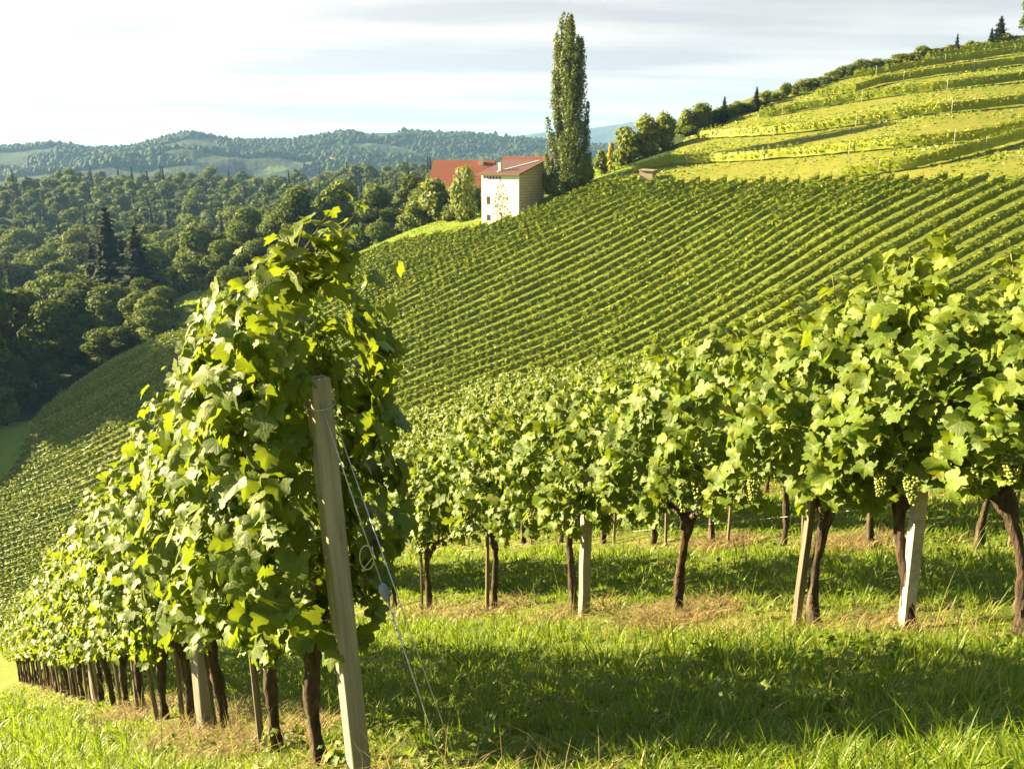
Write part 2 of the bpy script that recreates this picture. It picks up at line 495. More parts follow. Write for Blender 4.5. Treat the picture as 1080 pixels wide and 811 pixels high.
def project_np(x, y, z):
    d = y * CP - z * SP
    u = y * SP + z * CP
    d = np.where(np.abs(d) < 1e-6, 1e-6, d)
    return 540 + FPX * x / d, 405.5 - FPX * u / d, d
def inside(poly, x, y):
    res = np.zeros(np.shape(x), bool)
    n = len(poly); j = n - 1
    for i in range(n):
        xi, yi = poly[i]; xj, yj = poly[j]
        c = ((yi > y) != (yj > y)) & (x < (xj - xi) * (y - yi) / (yj - yi + 1e-12) + xi)
        res ^= c; j = i
    return res
def plan(pix):
    return [tuple(hit(*p)[:2]) for p in pix]
# outline of the big vineyard block on the ground plan
VY = plan([(3, 512), (92, 402), (190, 354), (300, 304), (425, 257), (520, 240), (575, 222), (640, 196), (700, 195), (760, 195), (870, 194), (1000, 194), (1078, 194)])
VY = VY + [(95, 92), (88, 62), (40, 55), (0, 50), (-50, 55), (-110, 85), (-150, 130)]
TER = plan([(640, 194), (668, 180), (700, 172), (720, 150), (745, 128), (825, 100), (897, 77), (992, 57), (1078, 45)]) + [(125, 205), (150, 90), (95, 90)]
TER = TER + plan([(1078, 193), (1000, 193), (870, 192), (750, 193)])

def grid_polar():
    az = np.concatenate([np.linspace(-pi, -0.66, 60, endpoint=False), np.linspace(-0.66, 0.66, 520, endpoint=False), np.linspace(0.66, pi, 60, endpoint=False)])
    r = np.concatenate([[0.0], np.geomspace(0.6, 30, 170), np.geomspace(30, 1000, 300)[1:], np.geomspace(1000, 14000, 40)[1:]])
    return az, r
az, rr = grid_polar()
na, nr_ = len(az), len(rr)
A_, R_ = np.meshgrid(az, rr)
GX, GY = R_ * np.sin(A_), R_ * np.cos(A_)
GZ = H(GX, GY)
# gentle unevenness
def vnoise(x, y, s, seed=0):
    return np.array([mnoise.noise(Vector((a * s + seed * 7.3, b * s - seed * 3.1, seed * 1.7))) for a, b in zip(x.ravel(), y.ravel())]).reshape(x.shape)
def bumpy(x, y):
    return 0.03 * np.sin(x * 1.7 + 1.3 * np.sin(y * 1.1)) * np.sin(y * 1.9 + 0.8 * np.sin(x * 1.3 + 2.0))
GZ = GZ + bumpy(GX, GY)
def HH(x, y): 
    x = np.asarray(x, float); y = np.asarray(y, float)
    return H(x, y) + bumpy(x, y)
def HHs(x, y): return float(HH(np.array([x]), np.array([y]))[0])

NROWS = 9
ROWGAP = 3.25
def row_line(i):
    """i=0 left row, 1 right row, 2.. rows behind it, -1 the row to the left; returns start xy and heading"""
    if i == 0: return PL0[:2], hL
    if i >= 1: return PR0[:2] - nR * ROWGAP * (i - 1), hR
    return PL0[:2] + nR * 3.3, hL
def strip_weight(x, y):
    wgt = np.zeros(np.shape(x))
    for i in range(-1, NROWS):
        o, h = row_line(i)
        n = np.array([-h[1], h[0]])
        d = np.abs((x - o[0]) * n[0] + (y - o[1]) * n[1])
        wgt = np.maximum(wgt, np.clip(1.25 - d / 0.55, 0, 1))
    return wgt * (near_ground(x, y) > across(x, y) + 1.0) * (np.hypot(x, y) < 42)
ter_w = inside(TER, GX, GY).astype(float)
vy_in = inside(VY, GX, GY)
gpx, gpy, gd = project_np(GX, GY, GZ)
Rg = np.hypot(GX, GY)
near_side = near_ground(GX, GY) > across(GX, GY) + 0.5
MEADOW = plan([(395, 268), (425, 257), (520, 240), (575, 222), (640, 196), (668, 180), (645, 168)]) + [(22, 185), (-8, 186), (-26, 188), (-34, 178)]
MOUND = [tuple(P(px, py, D)[:2]) for px, py, D in ((172, 345, 200), (246, 330, 200), (250, 303, 240), (172, 306, 240))]
STRIP = plan([(2, 514), (92, 403)]) + [tuple(P(px, py, D)[:2]) for px, py, D in ((100, 392, 198), (62, 396, 206), (22, 470, 186), (-30, 520, 168))]
mead_in = (inside(MEADOW, GX, GY) | inside(MOUND, GX, GY) | inside(STRIP, GX, GY)).astype(float) * (~vy_in)
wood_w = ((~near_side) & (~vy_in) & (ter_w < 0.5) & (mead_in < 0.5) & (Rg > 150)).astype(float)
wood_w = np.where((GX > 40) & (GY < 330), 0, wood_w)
faces = []
ii, jj = np.meshgrid(np.arange(nr_ - 1), np.arange(na), indexing='ij')
j2 = (jj + 1) % na
quads = np.stack([ii * na + jj, ii * na + j2, (ii + 1) * na + j2, (ii + 1) * na + jj], -1).reshape(-1, 4)[:, ::-1]
Vg = np.stack([GX, GY, GZ], -1).reshape(-1, 3)
Vg[:na] = Vg[0]
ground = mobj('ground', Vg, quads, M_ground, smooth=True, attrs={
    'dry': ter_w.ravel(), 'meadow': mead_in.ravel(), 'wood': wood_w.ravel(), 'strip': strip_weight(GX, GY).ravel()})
tag(ground, kind='structure')

# ------------------------------------------------------------------ far hills beyond the woods
def far_hill_mat():
    m, t = newmat('far_hill_woods_and_meadows'); g = G(t)
    o = g.n('ShaderNodeOutputMaterial'); pb = g.n('ShaderNodeBsdfPrincipled')
    geo = g.geo()
    n1 = g.noise(geo.outputs['Position'], 0.0042, 5, 0.6, 0.6); n2 = g.noise(geo.outputs['Position'], 0.05, 6, 0.7)
    woods = g.ramp(n2, [(0.3, (0.010, 0.022, 0.010)), (0.7, (0.045, 0.065, 0.020))])
    mead = g.ramp(n2, [(0.3, (0.055, 0.088, 0.018)), (0.7, (0.10, 0.13, 0.03))])
    col = g.mix(g.ramp(n1, [(0.565, (0, 0, 0)), (0.60, (1, 1, 1))]), woods, mead)
    g.l(col, pb.inputs['Base Color'])
    pb.inputs['Roughness'].default_value = 0.95; pb.inputs['Specular IOR Level'].default_value = 0.1
    bp = g.n('ShaderNodeBump'); bp.inputs['Strength'].default_value = 1.0; bp.inputs['Distance'].default_value = 14.0
    g.l(n2, bp.inputs['Height']); g.l(bp.outputs[0], pb.inputs['Normal'])
    g.l(pb.outputs[0], o.inputs['Surface'])
    return m
M_far = far_hill_mat()
def ridge(name, pts, D, depth, rough, seed, n=700, m=70):
    """a range of hills whose skyline runs through the given photo points at axis depth D"""
    xs = np.array([p[0] for p in pts], float); ys = np.array([p[1] for p in pts], float)
    px = np.linspace(xs[0], xs[-1], n)
    py = np.interp(px, xs, ys)
    k = np.hanning(9); k /= k.sum()
    py = np.convolve(np.pad(py, 4, mode='edge'), k, mode='valid')
    top = np.array([P(a, b, D) for a, b in zip(px, py)])
    V = np.empty((m, n, 3)); T = np.linspace(0, 1, m)
    for j in range(m):
        f = T[j]
        sc = 1 - depth * (1 - f) if f < 0.8 else 1 - depth * 0.2 + (f - 0.8) * depth * 1.0
        g_ = min(f / 0.8, 1.0); g_ = 0.55 * g_ + 0.45 * (g_ * g_ * (3 - 2 * g_))
        if f > 0.8: g_ = 1 - ((f - 0.8) / 0.2) ** 2 * 0.35
        V[j, :, 0] = top[:, 0] * sc; V[j, :, 1] = top[:, 1] * sc
        V[j, :, 2] = -75 + (top[:, 2] + 75) * g_
    off = vnoise(V[..., 0], V[..., 1], 1 / 330.0, seed) * rough * 2.2 + vnoise(V[..., 0], V[..., 1], 1 / 90.0, seed + 1) * rough * 0.7
    env = np.sin(np.clip(T / 0.8, 0, 1) * pi)[:, None] * 0.9 + 0.1
    V[..., 2] += off * env
    V[..., 2] += np.abs(vnoise(V[..., 0], V[..., 1], 1 / 16.0, seed + 2)) * rough * 0.22
    i_, j_ = np.meshgrid(np.arange(m - 1), np.arange(n - 1), indexing='ij')
    q = np.stack([i_ * n + j_, i_ * n + j_ + 1, (i_ + 1) * n + j_ + 1, (i_ + 1) * n + j_], -1).reshape(-1, 4)
    o = mobj(name, V.reshape(-1, 3), q, M_far, smooth=True)
    tag(o, kind='structure')
    return V
far_top = ridge('far_hills', [(-160, 166), (-60, 160), (0, 160), (40, 158), (60, 157), (100, 162), (125, 161), (145, 159), (165, 153), (200, 146), (222, 149), (260, 153), (310, 153), (345, 149), (370, 145), (400, 144), (425, 143), (450, 146), (490, 147), (530, 150), (570, 152), (620, 156), (700, 160), (800, 165)], 2700, 0.5, 16, 3)
far_top2 = ridge('mountain_range', [(380, 158), (450, 154), (520, 148), (560, 144), (600, 139), (640, 135), (680, 130), (710, 128), (760, 125), (830, 124), (900, 128), (1000, 134)], 6200, 0.25, 30, 9, n=400, m=40)

# ------------------------------------------------------------------ leaf shapes
LEAF_POLAR = [(0, 1.0), (8, .90), (15, .90), (20, .80), (28, .68), (34, .76), (42, .88), (50, .96), (57, .86), (66, .86), (75, .76), (84, .66), (92, .72), (101, .80), (112, .84), (122, .72), (133, .68), (146, .56), (159, .44), (172, .12)]
def leaf_template(detail=True, seed=0):
    r_ = random.Random(seed)
    pol = LEAF_POLAR if detail else [LEAF_POLAR[k] for k in (0, 2, 4, 7, 9, 11, 14, 16, 18)]
    jit = lambda r: r * r_.uniform(0.90, 1.10)
    right = [(sin(radians(a)) * q, cos(radians(a)) * q) for a, q in ((a, jit(r)) for a, r in pol)]
    left = [(-sin(radians(a)) * q, cos(radians(a)) * q) for a, q in ((a, jit(r)) for a, r in pol[1:])][::-1]
    outl = right + left
    V = [(0, 0.04)]
    if detail:
        V += [(x * 0.55, y * 0.55 + 0.02) for x, y in outl]
    V += outl
    V = np.array(V); n = len(outl)
    F3 = []; F4 = []
    for k in range(n):
        k2 = (k + 1) % n
        F3.append((0, 1 + k2, 1 + k))
        if detail: F4.append((1 + k, 1 + k2, 1 + n + k2, 1 + n + k))
    r2 = (V ** 2).sum(1)
    ang = np.arctan2(V[:, 0], V[:, 1])
    z = -0.10 * r2 + 0.13 * np.abs(V[:, 0]) * r_.uniform(0.3, 1.3)
    z += 0.035 * np.sin(ang * 3 + r_.uniform(0, 6)) * r2 + 0.02 * np.sin(V[:, 1] * 7 + r_.uniform(0, 6))
    V3 = np.c_[V * 0.62, z * 0.62]        # about one unit wide
    return V3, V, np.array(F3), np.array(F4) if F4 else np.zeros((0, 4), int)
LT_HI = [leaf_template(True, q) for q in range(5)]
LT_LO = [leaf_template(False, q) for q in range(3)]
def nrm(a): return a / np.maximum(np.linalg.norm(a, axis=-1, keepdims=True), 1e-9)
def leaf_cloud(tpls, pos, normal, tip, size, r_):
    """leaves of several outlines, shared out at random; every outline has the same vertex count"""
    n = len(pos); which = np.arange(n) % len(tpls)
    VV, F3, F4, UVs = [None] * n, [], [], None
    k = len(tpls[0][0])
    Vall = np.empty((n, k, 3)); uvall = np.empty((n, k, 3))
    for q, tp in enumerate(tpls):
        m = which == q
        if not m.any(): continue
        V_, F_, u_ = leaf_cloud_one(tp, pos[m], normal[m], tip[m], size[m], r_)
        Vall[m] = V_.reshape(-1, k, 3); uvall[m] = u_.reshape(-1, k, 3)
    off = (np.arange(n) * k)[:, None, None]
    F = [(tpls[0][2][None] + off).reshape(-1, 3)]
    if len(tpls[0][3]): F.append((tpls[0][3][None] + off).reshape(-1, 4))
    return Vall.reshape(-1, 3), F, uvall.reshape(-1, 3)
def leaf_cloud_one(tpl, pos, normal, tip, size, r_):
    V3, UV, F3, F4 = tpl
    n = len(pos); k = len(V3)
    normal = nrm(normal)
    yv = nrm(tip - (tip * normal).sum(1, keepdims=True) * normal)
    xv = np.cross(yv, normal)
    curl = r_.uniform(0.3, 2.2, n)[:, None]
    loc = V3[None] * np.ones((n, 1, 1))
    loc[..., 0] *= r_.uniform(0.85, 1.12, n)[:, None]
    loc[..., 2] += r_.normal(-0.20, 0.30, n)[:, None] * loc[..., 1] ** 2 + r_.normal(0.0, 0.30, n)[:, None] * loc[..., 0] ** 2 + r_.normal(0, 0.22, n)[:, None] * loc[..., 0] * loc[..., 1]
    loc = loc * size[:, None, None]
    Vw = pos[:, None] + loc[..., 0:1] * xv[:, None] + loc[..., 1:2] * yv[:, None] + (loc[..., 2:3] * curl[:, None]) * normal[:, None]
    off = (np.arange(n) * k)[:, None, None]
    F = [(F3[None] + off).reshape(-1, 3)]
    if len(F4): F.append((F4[None] + off).reshape(-1, 4))
    uv = np.zeros((n, k, 3)); uv[..., :2] = UV[None]
    uv[..., 2] = r_.uniform(0, 30, n)[:, None]
    return Vw.reshape(-1, 3), F, uv.reshape(-1, 3)

SLOPE = -0.43
def vine_foliage(seed, zb=0.85, zt=2.25, nleaf=520, half=0.62, thick=0.30, tpl=LT_HI, slope=SLOPE, shoots=5, size=(0.08, 0.152), end=0, shoot_h=(0.12, 0.36)):
    r_ = np.random.default_rng(seed)
    n = nleaf
    u = r_.uniform(-half, half, n)
    top = zt + 0.14 * np.sin(u * 5 + seed) + 0.08 * np.sin(u * 13 + seed * 2)
    bot = zb + 0.10 * np.sin(u * 7 + seed * 3) + 0.06 * np.sin(u * 17 + seed)
    h = r_.beta(1.05, 1.05, n)
    z = bot + (top - bot) * h
    prof = thick * (0.55 + 0.75 * np.sin(np.clip(h, 0, 1) * pi * 0.85 + 0.25)) * (1 + 0.25 * np.sin(u * 8 + z * 5 + seed))
    side = np.where(r_.random(n) < 0.56, 1.0, -1.0)
    yy = side * prof * np.sqrt(r_.uniform(0.12, 1.0, n))
    if end:                       # the shaded side of the row end is thinner and tapers towards the ground
        yy = np.where(side < 0, yy * (0.45 + 0.5 * h), yy)
    pos = np.c_[u, yy, z]
    outw = np.c_[np.zeros(n), side, np.zeros(n)]
    if end:                       # rounded end of the row
        e = np.clip((u * end - 0.15) / half, 0, 1)
        outw[:, 0] += end * e * 1.6
    normal = outw * 0.85 + np.array([0, 0, 0.55]) + r_.normal(0, 0.42, (n, 3))
    tip = np.c_[r_.normal(0, 0.45, n), side * 0.25, -np.ones(n)]
    sz = r_.uniform(size[0], size[1], n) * (1.0 - 0.25 * np.clip((h - 0.8) / 0.2, 0, 1))
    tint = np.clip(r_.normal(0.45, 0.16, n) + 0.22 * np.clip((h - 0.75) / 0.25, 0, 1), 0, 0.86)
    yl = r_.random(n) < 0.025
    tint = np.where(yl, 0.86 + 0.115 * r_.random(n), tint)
    P_, N_, T_, S_, C_ = [pos], [normal], [tip], [sz], [tint]
    canes = []
    for k in range(shoots):
        x0 = r_.uniform(-half, half) * 0.9; y0 = r_.uniform(-0.5, 0.5) * thick
        hgt = r_.uniform(*shoot_h)
        lean = r_.normal(0, 0.28, 2)
        if end and k % 4 == 0:
            x0 = end * half * r_.uniform(0.5, 0.9); hgt = r_.uniform(0.12, 0.24); lean = np.array([end * r_.uniform(0.3, 1.1), r_.uniform(-1.1, 0.3)])
        m = int(8 + hgt * 30)
        t = np.linspace(-0.3, 1, m)
        pp = np.c_[x0 + lean[0] * t * hgt, y0 + lean[1] * t * hgt, zt - 0.05 + t * hgt]
        canes.append(pp)
        an = r_.uniform(0, 2 * pi, m)
        o_ = np.c_[np.cos(an), np.sin(an), np.full(m, 0.4)]
        P_.append(pp + o_ * 0.06); N_.append(o_ * 0.4 + np.array([0, 0, 0.9]) + r_.normal(0, 0.3, (m, 3)))
        T_.append(o_ * np.array([1, 1, -0.6])); S_.append(np.interp(t, [-0.3, 0.6, 1], [0.14, 0.11, 0.05])); C_.append(np.clip(r_.normal(0.76, 0.06, m), 0, 0.9))
    pos = np.concatenate(P_); normal = np.concatenate(N_); tip = np.concatenate(T_); sz = np.concatenate(S_); tint = np.concatenate(C_)
    pos[:, 2] += pos[:, 0] * slope
    V, F, uv = leaf_cloud(tpl, pos, normal, tip, sz, r_)
    k = len(tpl[0][0])
    cn = []
    for pp in canes:
        q = pp.copy(); q[:, 2] += q[:, 0] * slope; cn.append(q)
    return V, F, {'tint': np.repeat(tint, k), 'leafuv': uv}, cn

def trunk_mesh(seed, zh=0.85, lean=0.0, slope=SLOPE, r0=0.033, arm=0.45):
    r_ = random.Random(seed)
    mb = MB()
    n = 20
    pts = []; rad = []
    wob = [r_.uniform(-1, 1) for _ in range(6)]
    for k in range(n):
        t = k / (n - 1)
        x = lean * t + 0.045 * sin(t * 6 + wob[0] * 3) * t
        y = 0.03 * sin(t * 4.3 + wob[1] * 3) * t + 0.02 * wob[2] * t
        pts.append((x, y, -0.12 + (zh + 0.12) * t))
        rr_ = r0 * (1.45 - 0.9 * min(t * 3, 1) * 0.45 + 0.18 * sin(t * 9 + wob[3] * 3))
        if t > 0.78: rr_ *= 1 + 1.0 * (t - 0.78) / 0.22
        rad.append(rr_)
    mb.tube(pts, rad, n=13, rough=0.26, seed=seed)
    hx, hy, hz = pts[-1]
    for sgn in (-1, 1):
        ap = []; ar = []
        for k in range(6):
            t = k / 5
            ap.append((hx + sgn * arm * t, hy + 0.04 * sin(t * 5 + wob[4]), hz - 0.03 + 0.14 * sin(t * pi * 0.6) + sgn * arm * t * slope * t))
            ar.append(r0 * (0.95 - 0.72 * t))
        mb.tube(ap, ar, n=8, rough=0.15, seed=seed + 5)
    for k in range(3):          # old stubs on the head
        a = r_.uniform(0, 2 * pi); q = r_.uniform(0.05, 0.10)
        mb.tube([(hx, hy, hz - 0.06), (hx + cos(a) * q, hy + sin(a) * q, hz + 0.02)], [r0 * 0.8, r0 * 0.4], n=7, rough=0.2, seed=seed + k)
    return mb.mesh('trunk', M_bark, smooth=True)
def cane_mesh(pp):
    mb = MB()
    mb.tube([tuple(p) for p in pp[::2]], 0.0035, n=5)
    return mb.mesh('cane', M_cane, smooth=True)
ICO = None
def ico():
    global ICO
    if ICO is None:
        import bmesh
        bm = bmesh.new(); bmesh.ops.create_icosphere(bm, subdivisions=2, radius=1.0)
        bm.verts.ensure_lookup_table()
        ICO = (np.array([v.co[:] for v in bm.verts]), np.array([[v.index for v in f.verts] for f in bm.faces])); bm.free()
    return ICO
def grape_mesh(seed):
    r_ = np.random.default_rng(seed); v, f = ico()
    pts = []
    for k in range(400):
        t = r_.random(); R = 0.045 * (1 - t * 0.75) * (0.6 + 0.4 * min(1, t * 6))
        a = r_.uniform(0, 2 * pi)
        p = np.array([cos(a) * R, sin(a) * R, -t * 0.16])
        if all(np.linalg.norm(p - q) > 0.0145 for q in pts): pts.append(p)
        if len(pts) > 62: break
    pts = np.array(pts); n = len(pts)
    rad = r_.uniform(0.0075, 0.0098, n)
    V = (pts[:, None] + v[None] * rad[:, None, None]).reshape(-1, 3)
    F = (f[None] + (np.arange(n) * len(v))[:, None, None]).reshape(-1, 3)
    return raw_mesh('grape_bunch', V, F, M_grape, True, {'tint': np.repeat(r_.random(n), len(v))})
GRAPES = [grape_mesh(40 + k) for k in range(4)]

# ------------------------------------------------------------------ near vine rows
class VineKind:
    def __init__(s, seed, zh=0.98, lean=0.0, arm=0.45, **kw):
        V, F, at, cn = vine_foliage(seed, **kw)
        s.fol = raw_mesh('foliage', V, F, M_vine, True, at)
        s.canes = [cane_mesh(pp) for pp in cn]
        s.trunk = trunk_mesh(seed, zh=zh, lean=lean, arm=arm)
def place_vine(kind, x, y, heading, label, group, grapes=0, seed=0, sc=1.0, dz=0.0):
    r_ = random.Random(seed)
    root = empty('grapevine', (x, y, HHs(x, y) + dz), atan2(heading[1], heading[0]))
    root.scale = (1, 1, sc)
    tag(root, label, 'grapevine', group)
    link('trunk', kind.trunk, root)
    link('foliage', kind.fol, root)
    for cm in kind.canes: link('cane', cm, root)
    for k in range(grapes):
        u = r_.uniform(-0.5, 0.5)
        b = link('grape_bunch', r_.choice(GRAPES), root, (u, r_.uniform(0.14, 0.36), r_.uniform(1.10, 1.36) + u * SLOPE), (r_.uniform(-.2, .2), r_.uniform(-.2, .2), r_.uniform(0, 6)))
        s_ = r_.uniform(0.85, 1.3); b.scale = (s_, s_, s_)
    return root
def along(i, s):
    o, h = row_line(i)
    return o[0] + h[0] * s, o[1] + h[1] * s
def s_at_px(i, px):
    """distance along row i whose ground point falls on photo column px"""
    best = None
    for s in np.linspace(-6, 60, 2400):
        x, y = along(i, s); z = HHs_fast(i, s)
        q = proj((x, y, z))
        if q[2] < 0.5: continue
        d = abs(q[0] - px)
        if best is None or d < best[0]: best = (d, s)
    return best[1]
_cache = {}
def HHs_fast(i, s):
    if i not in _cache:
        ss = np.linspace(-8, 75, 900); o, h = row_line(i)
        _cache[i] = (ss, HH(o[0] + h[0] * ss, o[1] + h[1] * ss))
    return float(np.interp(s, *_cache[i]))

KL = [VineKind(100 + k, zh=0.80, lean=[-.06, .10, .02, -.1, .06][k], zb=0.86, zt=2.34, nleaf=740, half=0.64, thick=0.34, shoots=4) for k in range(5)]
KR = [VineKind(200 + k, zh=0.98, lean=[.12, -.04, .02, .14, -.08, .05][k], zb=1.00, zt=2.26, nleaf=760, half=0.66, thick=0.33, shoots=3) for k in range(6)]
KB = [VineKind(300 + k, zh=0.98, lean=[.05, -.06, .1, 0][k], zb=1.06, zt=2.2, nleaf=330, half=0.66, thick=0.33, shoots=2, tpl=LT_LO, size=(0.12, 0.19)) for k in range(4)]
KEND = VineKind(401, arm=0.28, zh=0.74, lean=0.05, zb=0.74, zt=2.47, nleaf=1100, half=0.50, thick=0.35, shoots=10, end=-1, shoot_h=(0.05, 0.20))
KEND2 = VineKind(402, zh=0.98, lean=0.2, zb=1.08, zt=2.15, nleaf=560, half=0.60, thick=0.32, shoots=4, end=-1)

# --- left row
s_list = [0.50, 1.25]
while s_list[-1] < 30: s_list.append(s_list[-1] + 1.08)
for k, s in enumerate(s_list):
    x, y = along(0, s)
    kd = KEND if k == 0 else KL[(k * 3) % 5] if s < 14 else KB[k % 4]
    nm = 'next to the leaning end post' if k == 0 else '%s vine from the leaning end post' % ordinal(k + 1)
    place_vine(kd, x, y, hL, 'leafy grapevine in the row on the left, ' + nm if k else 'tallest grapevine of the left row with leaves above the leaning end post', 'grapevines of the left row', 0, 900 + k,
               sc=(1.0 if k == 0 else 1.05 if k < 3 else random.uniform(0.96, 1.04)))
# --- right row
s0 = s_at_px(1, 1085)
sr = [s0 - 1.2, s0, s0 + 1.0]
R_PX = [860, 712, 606, 522, 452]
for p in R_PX: sr.append(s_at_px(1, p))
sr[2] = (sr[1] + sr[3]) / 2
while sr[-1] < 34: sr.append(sr[-1] + 1.15)
sr = sr[1:]
for k, s in enumerate(sr):
    x, y = along(1, s)
    kd = KEND2 if k == 0 else KR[(k * 5 + 1) % 6] if s < 12 else KB[k % 4]
    lb = 'thick leaning grapevine at the uphill end of the right row' if k == 0 else 'leafy grapevine in the right row, %s vine from its uphill end' % ordinal(k + 1)
    place_vine(kd, x, y, hR, lb, 'grapevines of the right row', 4 if k < 4 else (2 if k < 8 else 0), 700 + k, sc=(0.85, 0.92, 1.0, 1.0)[k] if k < 4 else random.uniform(0.96, 1.03))
# --- rows behind
words = {2: 'second', 3: 'third', 4: 'fourth', 5: 'fifth', 6: 'sixth', 7: 'seventh'}
for i in range(2, 8):
    s = s_at_px(i, 1100) + 0.4 * (i % 2) - 0.6
    k = 0
    while s < 30:
        x, y = along(i, s)
        place_vine(KB[(k * 3 + i) % 4], x, y, hR, 'grapevine behind the right row, %s along the %s row back' % (ordinal(k + 1), words[i].replace('second', 'first') if i == 2 else words[i - 1]),
                   'grapevines of the rows behind', 0, i * 100 + k, sc=random.uniform(0.95, 1.03))
        s += 1.18; k += 1

# --- posts, stakes
def post(name, x, y, h, wd, mat, label, cat, group=None, tilt=(0, 0), rz=0.0, hollow=False, dz=-0.25):
    root_z = HHs(x, y)
    mb = MB()
    if hollow:
        t = wd / 2; inn = t * 0.66
        V = []
        for zz, q in ((dz, t), (h, t), (h, inn), (h - 0.10, inn)):
            V += [(-q, -q, zz), (q, -q, zz), (q, q, zz), (-q, q, zz)]
        F = []
        for lv in range(3):
            for k in range(4):
                a, b = lv * 4 + k, lv * 4 + (k + 1) % 4
                F.append((a, b, b + 4, a + 4))
        mb.add(V, F)
        o = mb.build(name, mat, None)
        cap = MB(); cap.add([(-inn, -inn, h - 0.098), (inn, -inn, h - 0.098), (inn, inn, h - 0.098), (-inn, inn, h - 0.098)], [(0, 1, 2, 3)])
        c = cap.build('hollow_core', M_hole, o)
    else:
        nn = 9
        prev = MB()
        V = []; F = []
        rj = random.Random(hash((round(x, 2), round(y, 2))) % 9999)
        for k in range(nn):
            t = k / (nn - 1); q = wd / 2 * (1.03 - 0.06 * t) * (1 + rj.uniform(-.03, .03))
            ox, oy = rj.uniform(-.004, .004), rj.uniform(-.004, .004)
            zz = dz + (h - dz) * t
            V += [(ox - q, oy - q, zz), (ox + q, oy - q, zz), (ox + q, oy + q, zz), (ox - q, oy + q, zz)]
        for k in range(nn - 1):
            for c in range(4):
                a, b = k * 4 + c, k * 4 + (c + 1) % 4
                F.append((a, b, b + 4, a + 4))
        F.append(tuple((nn - 1) * 4 + c for c in range(4)))
        mb.add(V, F)
        o = mb.build(name, mat, None)
    bevel(o, wd * 0.1, 2)
    o.location = (x, y, root_z)
    o.rotation_euler = (tilt[0], tilt[1], rz)
    tag(o, label, cat, group)
    return o
# leaning end post of the left row: aim its top at the photo point
top_t = P(334, 398, 3.78)
ax = Vector(top_t) - Vector((PL0[0], PL0[1], HHs(PL0[0], PL0[1])))
endpost = post('end_post', PL0[0], PL0[1], ax.length, 0.088, M_post, 'tall weathered grey end post leaning to the left, hollow at its top', 'post', hollow=True)
q = ax.to_track_quat('Z', 'Y')
endpost.rotation_mode = 'QUATERNION'
from mathutils import Quaternion
endpost.rotation_quaternion = ax.normalized().rotation_difference(Vector((0, 0, 1))).inverted() @ Quaternion((0, 0, 1), radians(34))
# pale posts of the right row
x, y = along(1, 0)
post('vineyard_post', x, y, 1.75, 0.070, M_conc, 'thick pale concrete post under the right row of vines', 'post', tilt=(0.0, radians(-1.0)), rz=0.15)
x, y = along(1, s_at_px(1, 833) - 0.06); 
post('vineyard_post', x - 0.03, y - 0.08, 1.6, 0.048, M_stake, 'slim sunlit wooden post beside a dark vine trunk, second from the right', 'post', tilt=(0, radians(3.0)), rz=0.3)
x, y = along(1, s_at_px(1, 613))
post('vineyard_post', x + 0.02, y - 0.08, 1.8, 0.085, M_post, 'grey square post with a dark trunk at its left, in mid row', 'post', rz=0.4)
for k, px in enumerate((218, 101, 60)):
    x, y = along(0, s_at_px(0, px))
    post('vineyard_post', x, y, 1.7, 0.095 if k == 0 else 0.08, M_post, 'mossy square post in the left row, %s post along from the end post' % ordinal(k + 1), 'post', 'row posts of the left row', rz=0.9)
def stakes(i, ss, every, mat, phrase, group):
    c = 0
    for k, s in enumerate(ss):
        if k in every: continue
        x, y = along(i, s + 0.09)
        rj = random.Random(i * 77 + k)
        h = random.Random(i * 31 + k).uniform(1.3, 1.75)
        mb = MB()
        mb.tube([(0, 0, -0.2), (rj.uniform(-.01, .01), 0, h * 0.5), (rj.uniform(-.015, .015), rj.uniform(-.01, .01), h)], [0.022, 0.021, 0.019], n=6, rough=0.06, seed=k)
        o = mb.build('wooden_stake', mat)
        n_ = np.array([-row_line(i)[1][1], row_line(i)[1][0]])
        o.location = (x + n_[0] * 0.05, y + n_[1] * 0.05, HHs(x, y))
        o.rotation_euler = (rj.uniform(-.05, .05), rj.uniform(-.06, .06), rj.uniform(0, 3))
        c += 1
        tag(o, 'thin wooden stake tied to the %s vine of the %s' % (ordinal(k + 1), phrase), 'stake', group)
stakes(0, s_list[:18], (0, 7), M_stake, 'left row', 'stakes of the left row')
stakes(1, sr[:16], (0, 1, 2, 3, 4), M_stake, 'right row', 'stakes of the right row')
for i in (2, 3, 4):
    s = s_at_px(i, 1080)
    ss = [s + 1.18 * k for k in range(14)]
    stakes(i, ss, (), M_stake, {2: 'first row behind the right row', 3: 'second row behind the right row', 4: 'third row behind the right row'}[i], 'stakes of the rows behind')

# --- trellis wires
def wire(pts, rad, name, label, cat, group=None, mat=M_wire):
    mb = MB(); mb.tube(pts, rad, n=6)
    return tag(mb.build(name, mat, smooth=True), label, cat, group)
for i, nm, s0_, s1_ in ((0, 'left row', 0.0, 24), (1, 'right row', s0, 26)):
    for hz, hn in ((0.82, 'lowest'), (1.25, 'middle'), (1.75, 'upper')):
        pts = []
        for s in np.linspace(s0_, s1_, 22):
            x, y = along(i, s); pts.append((x, y, HHs_fast(i, s) + hz + 0.01 * sin(s * 5)))
        wire(pts, 0.0016, 'trellis_wire', '%s trellis wire running through the %s of vines' % (hn, nm), 'wire', 'trellis wires of the ' + nm)
